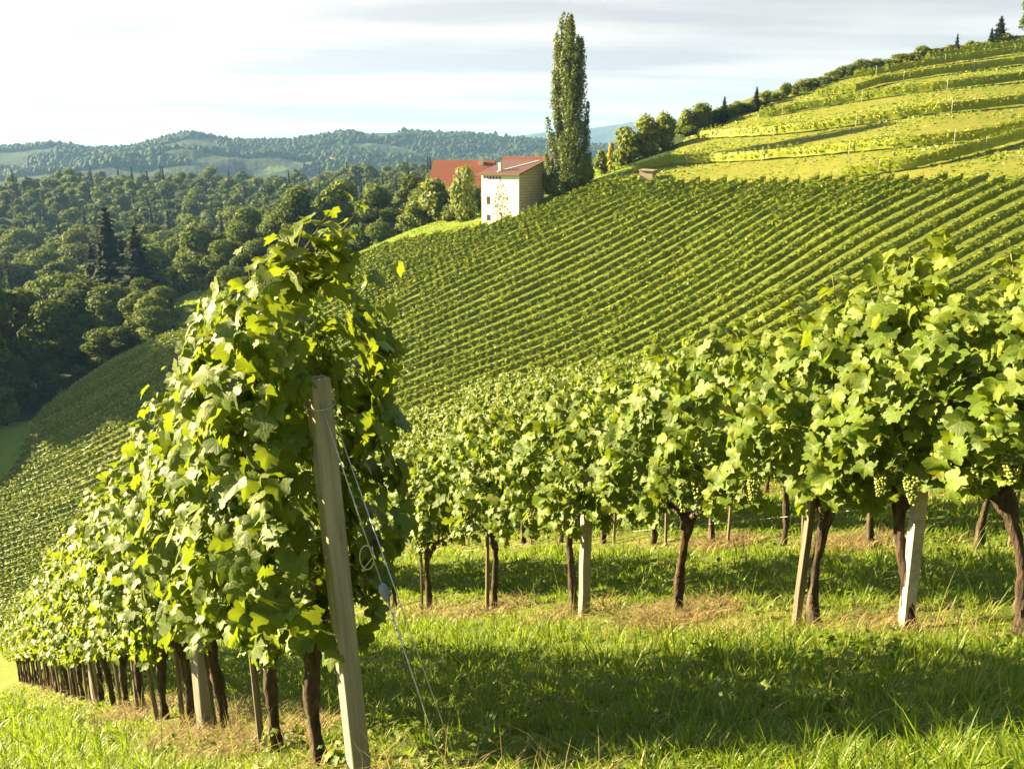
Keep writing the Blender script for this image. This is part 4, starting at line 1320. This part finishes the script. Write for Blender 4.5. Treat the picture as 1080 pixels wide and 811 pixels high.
rt = np.random.default_rng(31)
cand = []
pts_acc = []
tries = 0
while tries < 14000 and len(cand) < 1500:
    tries += 1
    D = 245 + 620 * rt.random() ** 0.9
    px = rt.uniform(-110, 470)
    y_ = D * 1.0
    x_ = (px - 540) / FPX * D
    if x_ > -8 - (D - 190) * 0.12 and D < 330: continue
    pt = np.array([x_, y_])
    if inside(MEADOW, np.array([x_]), np.array([y_]))[0] or inside(VY, np.array([x_]), np.array([y_]))[0]: continue
    # a clearing with the sapling mound
    if 165 < px < 262 and D < 275: continue
    mind = 9.6 + (D - 245) * 0.006
    if pts_acc:
        dd_ = np.hypot(*(np.array(pts_acc) - pt).T)
        if dd_.min() < mind: continue
    pts_acc.append(pt); cand.append((D, px, x_, y_))
cand.sort()
zz = H(np.array([c[2] for c in cand]), np.array([c[3] for c in cand]))
items = []
for (D, px, x_, y_), z in zip(cand, zz):
    con = (340 < px < 470 and 430 < D < 600 and rt.random() < 0.6) or (D > 300 and rt.random() < 0.10)
    if con: hm, wm_ = rt.uniform(19, 26), rt.uniform(6.5, 8.5)
    else: wm_ = 11 + 11 * rt.random() ** 1.4; hm = wm_ * rt.uniform(0.85, 1.2)
    if px > 360 and D < 430 and not con: hm *= 0.6; wm_ *= 0.8
    q = proj((x_, y_, z + hm))
    items.append((D, px, x_, y_, z, con, hm, wm_))
NEARN = 260
bandcount = {}
near_items = items[:NEARN]
# name trees by rank (depth band) and order from the left within it
def band(D): return 0 if D < 300 else 1 if D < 340 else 2 if D < 380 else 3 if D < 420 else 4 if D < 470 else 5
bn = ['front rank', 'second rank', 'third rank', 'fourth rank', 'fifth rank', 'sixth rank']
for b in range(6):
    grp_ = sorted([t for t in near_items if band(t[0]) == b], key=lambda t: t[1])
    ns = nb_ = 0
    for D, px, x_, y_, z, con, hm, wm_ in grp_:
        if con:
            ns += 1
            tree('spruce_tree', SPR[int(x_ * 7) % 4], STK if D < 330 else None, (x_, y_, z), wm_ / 8.5, hm / 26.0, 'dark pointed spruce in the %s of the valley wood, %s spruce from the left' % (bn[b], ordinal(ns)), 'tree', 'spruces of the valley wood')
        else:
            nb_ += 1
            tree('broadleaf_tree', BROAD[int(x_ * 7) % 7], BT[0] if D < 330 else None, (x_, y_, z), wm_ / 12.0, hm / 16.0, 'round broadleaf tree in the %s of the valley wood, %s from the left' % (bn[b], ordinal(nb_)), 'tree', 'broadleaf trees of the valley wood')
# the rest of the wood and the wooded ridges: one mass
def lowtree(seed, con):
    if con:
        V, F, ti = spruce_data(seed, h=26, w=8, tiers=12, nleaf=260)
        return V, F, ti
    return crown_data(seed, h=16, w=12, nleaf=680, leaf=1.0, lobes=8, base=0.04)
LB = [lowtree(800 + k, False) for k in range(4)]; LS = [lowtree(820 + k, True) for k in range(3)]
def mass(name, its, mats):
    for con, mat, lib in ((False, M_broad, LB), (True, M_spruce, LS)):
        VV, F3, F4, TI = [], [], [], []; n0 = 0
        for k, (D, px, x_, y_, z, c, hm, wm_) in enumerate(its):
            if c != con: continue
            V, F, ti = lib[k % len(lib)]
            a = rt.uniform(0, 6.28); sx = wm_ / (8.0 if con else 12.0); sz = hm / (26.0 if con else 16.0)
            X = V[:, 0] * cos(a) - V[:, 1] * sin(a); Y = V[:, 0] * sin(a) + V[:, 1] * cos(a)
            VV.append(np.c_[X * sx + x_, Y * sx + y_, V[:, 2] * sz + z])
            for f in F:
                (F3 if f.shape[1] == 3 else F4).append(f + n0)
            n0 += len(V); TI.append(np.clip(ti + rt.uniform(-0.3, 0.3), 0, 1))
        if not VV: continue
        Fs = []
        if F4: Fs.append(np.concatenate(F4))
        if F3: Fs.append(np.concatenate(F3))
        o = mobj(name[1] if con else name[0], np.concatenate(VV), Fs, mat, attrs={'tint': np.concatenate(TI)})
        tag(o, 'distant dark spruce wood on the ridge' if con else 'distant leafy woods covering the ridges', 'woods', kind='stuff')
mass(('far_woods', 'far_spruce_woods'), items[NEARN:], None)
# tree-studded skyline of the far hills
def skyline(V, name, count, size, lbl, seed):
    r_ = np.random.default_rng(seed)
    m, n = V.shape[:2]
    rows = r_.integers(int(m * 0.30), int(m * 0.84), count); cols = r_.integers(0, n, count)
    base = V[rows, cols]
    keep = np.array([mnoise.noise(Vector((p[0] * 0.0045 + 3, p[1] * 0.0045, 5.0))) < 0.12 for p in base])
    base = base[keep]
    import bmesh
    bm = bmesh.new(); bmesh.ops.create_icosphere(bm, subdivisions=1, radius=1.0); bm.verts.ensure_lookup_table()
    iv = np.array([v.co[:] for v in bm.verts]); if_ = np.array([[v.index for v in f.verts] for f in bm.faces]); bm.free()
    c = len(base)
    w_ = r_.uniform(0.6, 1.3, c) * size; h_ = w_ * r_.uniform(0.9, 1.7, c)
    jit = r_.uniform(0.75, 1.25, (c, len(iv), 1))
    VV = base[:, None] + iv[None] * jit * np.stack([w_, w_, h_], -1)[:, None] + np.array([0, 0, 1]) * (h_ * 0.55)[:, None, None]
    F = (if_[None] + (np.arange(c) * len(iv))[:, None, None]).reshape(-1, 3)
    o = mobj(name, VV.reshape(-1, 3), F, M_broad, smooth=True, attrs={'tint': np.repeat(np.clip(r_.normal(0.2, 0.12, c), 0, 1), len(iv))})
    tag(o, lbl, 'woods', kind='stuff')
skyline(far_top, 'hill_woods', 22000, 5.5, 'bluish distant woods on the far hills', 5)

# saplings on the grassy mound
for k, px in enumerate(np.linspace(186, 240, 9)):
    py = 309 - 0.09 * (px - 186)
    p = hit(px, py, 185)
    if p is None: p = P(px, py, 236); p[2] = Hs(p[0], p[1])
    tree('sapling', BUSH[k % 5], BUT, tuple(p), 0.42, 0.62 + 0.06 * (k % 3), 'small clipped sapling on the grassy mound, %s of nine from the left' % ordinal(k + 1), 'sapling', 'saplings in a line on the grassy mound')

# ------------------------------------------------------------------ buildings
M_white = rough_mat('lime_render', (0.70, 0.68, 0.62), (0.82, 0.80, 0.75), scale=1.4, bump=0.1)
M_slat = None
def slat_mat():
    m, t = newmat('slatted_boards'); g = G(t)
    o = g.n('ShaderNodeOutputMaterial'); pb = g.n('ShaderNodeBsdfPrincipled')
    tcn = g.n('ShaderNodeTexCoord'); sp = g.n('ShaderNodeSeparateXYZ'); g.l(tcn.outputs['Object'], sp.inputs[0])
    fr = g.m('FRACT', g.m('MULTIPLY', sp.outputs[2], 2.2))
    nz = g.noise(tcn.outputs['Object'], 2.0, 5)
    col = g.ramp(nz, [(0.3, (0.42, 0.32, 0.22)), (0.7, (0.58, 0.46, 0.33))])
    col = g.mix(g.m('LESS_THAN', fr, 0.16), col, (0.26, 0.19, 0.12))
    g.l(col, pb.inputs['Base Color']); pb.inputs['Roughness'].default_value = 0.85
    g.l(pb.outputs[0], o.inputs['Surface'])
    return m
M_slat = slat_mat()
def tile_mat(name, c1, c2, axis=1):
    m, t = newmat(name); g = G(t)
    o = g.n('ShaderNodeOutputMaterial'); pb = g.n('ShaderNodeBsdfPrincipled')
    tcn = g.n('ShaderNodeTexCoord'); sp = g.n('ShaderNodeSeparateXYZ'); g.l(tcn.outputs['Object'], sp.inputs[0])
    fr = g.m('FRACT', g.m('MULTIPLY', sp.outputs[axis], 1.8))
    fx = g.m('FRACT', g.m('MULTIPLY', sp.outputs[1 - axis], 2.5))
    nz = g.noise(tcn.outputs['Object'], 3.0, 6, 0.7)
    col = g.ramp(nz, [(0.3, c1), (0.7, c2)])
    col = g.mix(g.m('MULTIPLY', g.m('LESS_THAN', fr, 0.15), 0.6), col, tuple(v * 0.4 for v in c1))
    col = g.mix(g.m('MULTIPLY', g.m('LESS_THAN', fx, 0.12), 0.35), col, tuple(v * 0.5 for v in c1))
    g.l(col, pb.inputs['Base Color']); pb.inputs['Roughness'].default_value = 0.7
    g.l(pb.outputs[0], o.inputs['Surface'])
    return m
M_tile = tile_mat('red_roof_tiles', (0.17, 0.042, 0.017), (0.27, 0.074, 0.028), 1)
M_metalroof = tile_mat('maroon_sheet_roof', (0.070, 0.026, 0.024), (0.12, 0.045, 0.038), 0)
M_dark = rough_mat('dark_window', (0.03, 0.03, 0.035), (0.06, 0.06, 0.065), scale=4, rough=0.2, bump=0.02, spec=0.6)
M_mural = rough_mat('mural_paint', (0.060, 0.027, 0.011), (0.12, 0.058, 0.024), scale=3, bump=0.05)
M_brownwood = rough_mat('brown_boards', (0.10, 0.055, 0.03), (0.18, 0.105, 0.06), scale=5, stretch=(1, 1, .2))
M_whitetrim = rough_mat('pale_trim', (0.62, 0.60, 0.55), (0.75, 0.73, 0.68), scale=4, bump=0.05)
M_stone = rough_mat('weathered_boards', (0.16, 0.13, 0.10), (0.34, 0.29, 0.23), scale=5, stretch=(1, 1, 3), bump=0.5)

# white tower house with a lean-to roof
def white_house():
    cpt = P(547, 226, 146.5)          # right front corner at ground
    th = radians(33)
    ex = np.array([cos(th), -sin(th)]) * -1    # along the facade towards the left
    gz = Hs(cpt[0], cpt[1]) - 1.6
    # local frame: +x along the facade to the right, +y into the building
    root = empty('white_house', (cpt[0], cpt[1], gz), -th)
    root['_'] = 1
    del root['_']
    tag(root, 'white rendered tower-like house with a tree painted on its front', 'house')
    Wd, Dp = 7.3, 7.6
    top = -2.05 - gz
    rise = 2.0
    # facade wall
    mb = MB(); mb.box((-Wd / 2, 0.15, top / 2), (Wd, 0.30, top)); mb.build('front_wall', M_white, root)
    # side walls with sloped tops (right: boards, left: render), back wall
    for nm, xx, mt in (('side_wall', -0.14, M_slat), ('side_wall', -Wd + 0.14, M_white)):
        mb = MB(); x0, x1 = xx - 0.14, xx + 0.14
        if xx > -1: x0, x1 = x0 + 0.05, x1 + 0.05
        y0_, y1_ = 0.303, Dp
        V = [(x0, y0_, 0), (x1, y0_, 0), (x1, y1_, 0), (x0, y1_, 0), (x0, y0_, top), (x1, y0_, top), (x1, y1_, top + rise), (x0, y1_, top + rise)]
        mb.add(V, [(3, 2, 1, 0), (4, 5, 6, 7), (0, 1, 5, 4), (1, 2, 6, 5), (2, 3, 7, 6), (3, 0, 4, 7)])
        o = mb.build(nm, mt, root)
        if xx > -1: o['label'] = 'brown slatted side wall'
    mb = MB(); mb.box((-Wd / 2, Dp + 0.15, (top + rise) / 2), (Wd, 0.3, top + rise)); mb.build('back_wall', M_white, root)
    # roof sheet
    ov = 0.55
    sl_ = rise / Dp
    def rz_(y): return top + 0.06 + sl_ * (y)
    V = []
    for dz in (0, 0.16):
        for xx, yy in ((-Wd - ov, -ov), (ov * 0.8, -ov), (ov * 0.8, Dp + ov), (-Wd - ov, Dp + ov)):
            V.append((xx, yy, rz_(yy) + dz))
    mb = MB(); mb.add(V, [(3, 2, 1, 0), (4, 5, 6, 7), (0, 1, 5, 4), (1, 2, 6, 5), (2, 3, 7, 6), (3, 0, 4, 7)])
    rf = mb.build('roof', M_metalroof, root)
    mb = MB()
    for yy in (3.2,):
        V = [(-Wd * 0.62, 0.6, rz_(0.6) + 0.165), (-Wd * 0.60, 0.5, rz_(0.5) + 0.165), (-0.5, Dp - 0.6, rz_(Dp - 0.6) + 0.165), (-0.62, Dp - 0.4, rz_(Dp - 0.4) + 0.165)]
        V += [(a, b, c + 0.12) for a, b, c in V]
        mb.add(V, [(3, 2, 1, 0), (4, 5, 6, 7), (0, 1, 5, 4), (1, 2, 6, 5), (2, 3, 7, 6), (3, 0, 4, 7)])
    mb.build('snow_guard', M_whitetrim, rf)
    mb = MB(); mb.box((-Wd * 0.60, 1.2, rz_(1.2) + 0.65), (0.42, 0.42, 1.3)); mb.box((-Wd * 0.60, 1.2, rz_(1.2) + 1.36), (0.56, 0.56, 0.12)); mb.build('chimney', M_whitetrim, rf)
    # fascia
    mb = MB(); mb.box((-Wd / 2 - 0.05, -ov - 0.03, rz_(-ov) + 0.06), (Wd + 2 * ov * 0.95, 0.05, 0.24)); mb.build('fascia', M_brownwood, root)
    # windows in the front
    for (xx, zz, ww, hh) in ((-6.0, top - 4.2, 0.5, 1.1), (-5.95, top - 7.0, 0.5, 0.8)):
        mb = MB(); mb.box((xx, -0.02, zz), (ww + 0.16, 0.05, hh + 0.16)); fr = mb.build('window', M_brownwood, root)
        mb = MB(); mb.box((xx, -0.05, zz), (ww, 0.02, hh)); mb.build('pane', M_dark, fr)
    for k in range(6):
        mb = MB(); mb.box((-6.75 + k * 0.62, -0.015, top - 0.55), (0.40, 0.03, 0.34)); mb.build('vent_opening', M_dark, root)
    # painted tree: trunk and leaf flecks, a raised coat of plaster paint
    r_ = random.Random(3); mb = MB()
    cx0 = -3.35
    def fleck(x, z, w_, h_, a):
        V = []
        for k in range(6):
            an = 2 * pi * k / 6; q = r_.uniform(0.7, 1.2)
            px_ = cos(an) * w_ * q; pz_ = sin(an) * h_ * q
            V.append((x + px_ * cos(a) - pz_ * sin(a), -0.006, z + px_ * sin(a) + pz_ * cos(a)))
        mb.add(V, [(0, 1, 2, 3, 4, 5)])
    made = 0
    while made < 430:
        t = r_.random()
        hw0 = 2.2 * sin(min(1.0, (1 - t) * 0.95 + 0.04) * pi * 0.70)
        x = r_.uniform(-2.2, 2.2)
        if abs(x) > hw0 * (0.55 + 0.45 * r_.random()): continue
        fleck(cx0 + x, top - 6.8 + t * 5.9, r_.uniform(0.07, 0.20), r_.uniform(0.035, 0.09), r_.uniform(0, 3)); made += 1
    for k in range(40):
        fleck(cx0 + r_.uniform(-0.22, 0.22), top - 8.2 + r_.random() * 2.0, 0.06, 0.2, r_.uniform(-.3, .3))
    mb.build('tree_mural', M_mural, root)
white_house()

def gable_house(name, p, rz, Lx, Wy, hw, rise, label, wall, roof, chim=(), wins=(), gable=None):
    root = empty(name, p, rz); tag(root, label, 'house')
    mb = MB()
    V = [(-Lx / 2, -Wy / 2, -1), (Lx / 2, -Wy / 2, -1), (Lx / 2, Wy / 2, -1), (-Lx / 2, Wy / 2, -1), (-Lx / 2, -Wy / 2, hw), (Lx / 2, -Wy / 2, hw), (Lx / 2, Wy / 2, hw), (-Lx / 2, Wy / 2, hw)]
    mb.add(V, [(0, 1, 5, 4), (1, 2, 6, 5), (2, 3, 7, 6), (3, 0, 4, 7)])
    mb.build('wall', wall, root)
    mb = MB()
    for sx in (-1, 1):
        x = sx * (Lx / 2 - 0.01)
        V = [(x, -Wy / 2, hw + 0.002), (x, Wy / 2, hw + 0.002), (x, 0, hw + rise)]
        mb.add(V, [(0, 1, 2)])
    mb.build('gable_boards', gable or M_brownwood, root)
    ov = 0.7; s = rise / (Wy / 2)
    V = []; zt = hw + rise + 0.12
    prof = [(-Wy / 2 - ov, zt - s * (Wy / 2 + ov)), (0, zt), (Wy / 2 + ov, zt - s * (Wy / 2 + ov))]
    for xx in (-Lx / 2 - ov, Lx / 2 + ov):
        for (yy, z_) in prof: V.append((xx, yy, z_))
        for (yy, z_) in prof: V.append((xx, yy, z_ + 0.2))
    F = [(0, 1, 7, 6), (1, 2, 8, 7), (3, 9, 10, 4), (4, 10, 11, 5), (0, 6, 9, 3), (2, 5, 11, 8), (0, 3, 4, 1), (1, 4, 5, 2), (6, 7, 10, 9), (7, 8, 11, 10)]
    mb = MB(); mb.add(V, F); rf = mb.build('roof', roof, root)
    for (cx_, cy_2) in chim:
        zc = zt - s * abs(cy_2)
        mb = MB(); mb.box((cx_, cy_2, zc + 0.6), (0.7, 0.7, 1.6)); mb.box((cx_, cy_2, zc + 1.46), (0.86, 0.86, 0.14)); mb.build('chimney', M_whitetrim, rf)
    for (wx, wy, wz, ax_) in wins:
        mb = MB()
        if ax_ == 'y': mb.box((wx, wy, wz), (1.1, 0.1, 1.3)); f = mb.build('window', M_brownwood, root); mb = MB(); mb.box((wx, wy + (-0.06 if wy < 0 else 0.06), wz), (0.9, 0.03, 1.1)); mb.build('pane', M_dark, f)
        else: mb.box((wx, wy, wz), (0.1, 1.1, 1.3)); f = mb.build('window', M_brownwood, root); mb = MB(); mb.box((wx + (-0.06 if wx < 0 else 0.06), wy, wz), (0.03, 0.9, 1.1)); mb.build('pane', M_dark, f)
    return root
def at_h(px, py, D):
    p = P(px, py, D); return p
# long barn with the red tiled roof: ridge near (515,164)
p = at_h(490, 190, 178)
gable_house('barn', (p[0], p[1], p[2] - 4.0), radians(-8), 11.0, 11.0, 2.9, 4.6, 'long barn with a bright red tiled roof behind the white house', M_white, M_tile, chim=((3.6, -0.8),), wins=((-3, -5.5, 1.5, 'y'), (0.5, -5.5, 1.5, 'y')))
p = at_h(556, 186, 186)
gable_house('outbuilding', (p[0], p[1], p[2] - 2.0), radians(-12), 9.0, 8.0, 2.4, 3.2, 'lower red-roofed building between the barn and the poplar', M_white, M_tile, chim=((2.0, 0.6),))
p = at_h(704, 158, 184)
gable_house('farmhouse', (p[0], p[1], p[2] - 2.2), radians(20), 6.5, 6.0, 3.0, 2.4, 'small white house with a red roof half hidden behind trees', M_white, M_tile, chim=((1.2, 0.3),), wins=((-1.2, -3.0, 1.6, 'y'), (1.4, -3.0, 1.6, 'y')))
# weathered wooden box by the top of the vineyard
p = hit(683, 191)
bx = empty('storage_box', tuple(p), radians(-28)); bx.scale = (0.8, 0.8, 0.85); tag(bx, 'weathered grey wooden box at the top edge of the vineyard block', 'box')
mb = MB(); mb.box((0, 0, 1.0), (2.6, 2.2, 1.6)); 
mb.build('body', M_stone, bx)
mb = MB(); mb.box((0, 0, 1.9), (3.0, 2.6, 0.16)); lid = mb.build('lid', M_stone, bx); lid.rotation_euler = (0.06, 0.05, 0)
mb = MB(); mb.box((-1.0, -0.8, 0.05), (0.25, 0.25, 0.5)); mb.box((1.0, -0.8, 0.05), (0.25, 0.25, 0.5)); mb.box((1.0, 0.8, 0.05), (0.25, 0.25, 0.5)); mb.box((-1.0, 0.8, 0.05), (0.25, 0.25, 0.5)); mb.build('feet', M_stone, bx)
# tiny farmsteads on the far hills
FARM = [(15, 160, 9), (46, 159, 12), (98, 164, 10), (340, 158, 10), (390, 162, 9), (352, 172, 9), (436, 160, 9)]
for k, (px, py, sz) in enumerate(FARM):
    r = ray(px, py)
    # walk to the far hill surface by its mesh rows
    d_ = np.abs(far_top[..., 0] / far_top[..., 1] - r[0] / r[1])
    cand_ = np.unravel_index(np.argmin(d_ * 1e4 + np.abs(far_top[..., 2] / far_top[..., 1] - r[2] / r[1]) * 1e4), d_.shape)
    v = far_top[cand_]
    gable_house('far_farmhouse', (v[0], v[1], v[2] + 1), radians(30 * k), sz * 2.0, sz, 5.5, 4.0, 'tiny pale farmhouse on the far hills, %s from the left' % ordinal([15, 46, 98, 340, 352, 390, 436].index(px) + 1), M_white, M_tile)

# ------------------------------------------------------------------ grass and litter
def blades(pos, h, wd, az_, lean, tint, segs=3):
    n = len(pos)
    ts = np.linspace(0, 1, segs + 1)
    dx, dy = np.cos(az_), np.sin(az_)
    sx, sy = -dy, dx
    rows = []
    for k, t in enumerate(ts):
        off = lean * t ** 1.8 * h
        z = h * t * np.sqrt(np.maximum(0.05, 1 - (lean * t * 0.8) ** 2 * 0.6))
        c = np.c_[pos[:, 0] + dx * off, pos[:, 1] + dy * off, pos[:, 2] + z - 0.01]
        ww = wd * (1 - t ** 1.6) / 2
        if k < segs:
            rows.append(c + np.c_[sx * ww, sy * ww, np.zeros(n)]); rows.append(c - np.c_[sx * ww, sy * ww, np.zeros(n)])
        else: rows.append(c)
    V = np.stack(rows, 1)          # n, 2*segs+1, 3
    k = V.shape[1]
    F4 = [(2 * a, 2 * a + 1, 2 * a + 3, 2 * a + 2) for a in range(segs - 1)]
    F3 = [(2 * (segs - 1), 2 * (segs - 1) + 1, 2 * segs)]
    off = (np.arange(n) * k)[:, None, None]
    return V.reshape(-1, 3), [(np.array(F4)[None] + off).reshape(-1, 4), (np.array(F3)[None] + off).reshape(-1, 3)], np.repeat(tint, k)
rg = np.random.default_rng(91)
def scatter(n, dmin, dmax, pw=1.0, azr=0.64):
    a = rg.uniform(-azr, azr, n); u = rg.random(n)
    r = dmin * (dmax / dmin) ** (u ** pw)
    x, y = r * np.sin(a), r * np.cos(a)
    return x, y, r
def fnoise(x, y, s, seed):
    return (np.sin(x * s + seed) * np.sin(y * s * 1.3 + seed * 2.1 + 1.7 * np.sin(x * s * 0.7)) + np.sin((x + y) * s * 2.3 + seed * 3) * 0.5) / 1.5
x, y, r = scatter(230000, 1.8, 32, 0.85)
keep = near_ground(x, y) > across(x, y) + 2
x, y, r = x[keep], y[keep], r[keep]
tc_ = rg.permutation(len(x))[:9000]
sel = rg.random(len(x)) < 0.6
pick = rg.choice(tc_, len(x))
lean_out = rg.uniform(0, 2 * pi, len(x)); rad_ = 0.045 * np.sqrt(rg.random(len(x))) * np.clip(r[pick] / 5, 1, 3)
x = np.where(sel, x[pick] + np.cos(lean_out) * rad_, x); y = np.where(sel, y[pick] + np.sin(lean_out) * rad_, y); r = np.hypot(x, y)
z = HH(x, y)
st = strip_weight(x, y)
cl = fnoise(x, y, 2.1, 1.0) * 0.5 + fnoise(x, y, 6.3, 4.0) * 0.5
h = rg.uniform(0.045, 0.125, len(x)) * np.where(sel, (0.8 + 0.9 * rg.random(len(x))[pick]), 0.8) * (1 + 0.55 * cl) * (1 - 0.6 * st)
tall = rg.random(len(x)) < 0.03
h = np.where(tall, h * 1.9, h) * np.clip(r / 5.0, 0.6, 1.0)
wd = rg.uniform(0.005, 0.011, len(x)) * np.clip(r / 5.0, 1, 3.2)
dryp = 0.05 + 0.30 * st * np.clip(0.3 + fnoise(x, y, 1.1, 3.0), 0, 1)
tint = np.where(rg.random(len(x)) < dryp, rg.uniform(0.80, 1.0, len(x)), np.clip(rg.normal(0.40, 0.17, len(x)) + 0.14 * cl + np.where(sel, 0.3 * (rg.random(len(x))[pick] - 0.5), 0), 0, 0.76))
V, F, ti = blades(np.c_[x, y, z], h, wd, np.where(sel, lean_out, rg.uniform(0, 2 * pi, len(x))), rg.uniform(0.15, 1.25, len(x)), tint)
tag(mobj('grass', V, F, M_grass, smooth=True, attrs={'tint': ti}), 'lush green grass between the vine rows', 'grass', kind='stuff')
# dry straw under the vines
x, y, r = scatter(260000, 2.5, 30, 0.85)
st = strip_weight(x, y)
patch = 0.5 + 0.5 * fnoise(x, y, 1.1, 3.0)
keep = (rg.random(len(x)) < st * (0.04 + 0.60 * patch ** 5)) & (near_ground(x, y) > across(x, y) + 2)
x, y, r = x[keep], y[keep], r[keep]
hx_, hy_ = [], []              # heaps of old straw raked up round some trunks
for i_, px_, cnt in ((1, 712, 2000), (1, 606, 350), (1, 522, 500), (1, 940, 400), (2, 760, 1300), (2, 900, 1100), (0, 270, 1300), (0, 215, 900), (0, 150, 900)):
    a_, b_ = along(i_, s_at_px(i_, px_)); q_ = 0.42 * rg.random(cnt) ** 0.7; an = rg.uniform(0, 2 * pi, cnt)
    hx_.append(a_ + np.cos(an) * q_ * 1.2); hy_.append(b_ + np.sin(an) * q_)
x = np.r_[x, np.concatenate(hx_)]; y = np.r_[y, np.concatenate(hy_)]; r = np.hypot(x, y)
z = HH(x, y)
V, F, ti = blades(np.c_[x, y, z + rg.uniform(0.0, 0.035, len(x))], rg.uniform(0.06, 0.20, len(x)), rg.uniform(0.003, 0.0055, len(x)) * np.clip(r / 5, 1, 3), rg.uniform(0, 2 * pi, len(x)), rg.uniform(1.0, 2.2, len(x)) , rg.random(len(x)))
tag(mobj('dry_grass', V, F, M_straw, smooth=True, attrs={'tint': ti}), 'dry straw-coloured grass under the vine rows', 'grass', kind='stuff')
# seeding stalks
x, y, r = scatter(420, 3.4, 14, 0.9)
z = HH(x, y)
V, F, ti = blades(np.c_[x, y, z], rg.uniform(0.25, 0.5, len(x)), rg.uniform(0.003, 0.005, len(x)), rg.uniform(0, 2 * pi, len(x)), rg.uniform(0.1, 0.5, len(x)), rg.uniform(0.7, 0.95, len(x)), segs=5)
tag(mobj('grass_stalks', V, F, M_grass, smooth=True, attrs={'tint': ti}), 'thin pale seeding grass stalks', 'grass', kind='stuff')
# broad-leaved weeds
x, y, r = scatter(420, 2.6, 12, 0.8)
pp, nn_, tp, sz, tn = [], [], [], [], []
for a, b in zip(x, y):
    zc = HHs(a, b); m = rg.integers(7, 16)
    if fnoise(np.array([a]), np.array([b]), 1.7, 9.0)[0] < 0.1: continue
    an = rg.uniform(0, 2 * pi, m); q = rg.uniform(0.01, 0.12, m)
    pp.append(np.c_[a + np.cos(an) * q, b + np.sin(an) * q, zc + rg.uniform(0.02, 0.14, m)])
    nn_.append(np.c_[np.cos(an) * 0.5, np.sin(an) * 0.5, np.ones(m)] + rg.normal(0, 0.25, (m, 3)))
    tp.append(np.c_[np.cos(an), np.sin(an), -0.1 * np.ones(m)]); sz.append(rg.uniform(0.02, 0.055, m)); tn.append(np.clip(rg.normal(0.5, 0.15, m), 0, 0.85))
V, F, uv = leaf_cloud(LT_LO, np.concatenate(pp), np.concatenate(nn_), np.concatenate(tp), np.concatenate(sz), rg)
tag(mobj('weeds', V, F, M_vine, smooth=True, attrs={'tint': np.repeat(np.concatenate(tn), len(LT_LO[0][0])), 'leafuv': uv}), 'low broad-leaved weeds in the grass', 'weeds', kind='stuff')

# ------------------------------------------------------------------ haze
def haze():
    m, t = newmat('haze_air'); g = G(t)
    o = g.n('ShaderNodeOutputMaterial'); v = g.n('ShaderNodeVolumePrincipled')
    v.inputs['Color'].default_value = (0.30, 0.55, 1.0, 1)
    v.inputs['Density'].default_value = 0.00009
    v.inputs['Anisotropy'].default_value = 0.0
    g.l(v.outputs[0], o.inputs['Volume'])
    mb = MB()
    x0, x1, y0_, y1_, z0, z1 = -9000, 9000, -400, 9000, -130, 330
    mb.box(((x0 + x1) / 2, (y0_ + y1_) / 2, (z0 + z1) / 2), (x1 - x0, y1_ - y0_, z1 - z0))
    tag(mb.build('haze', m), 'thin bluish haze in the valley air', 'haze', kind='stuff')
haze()
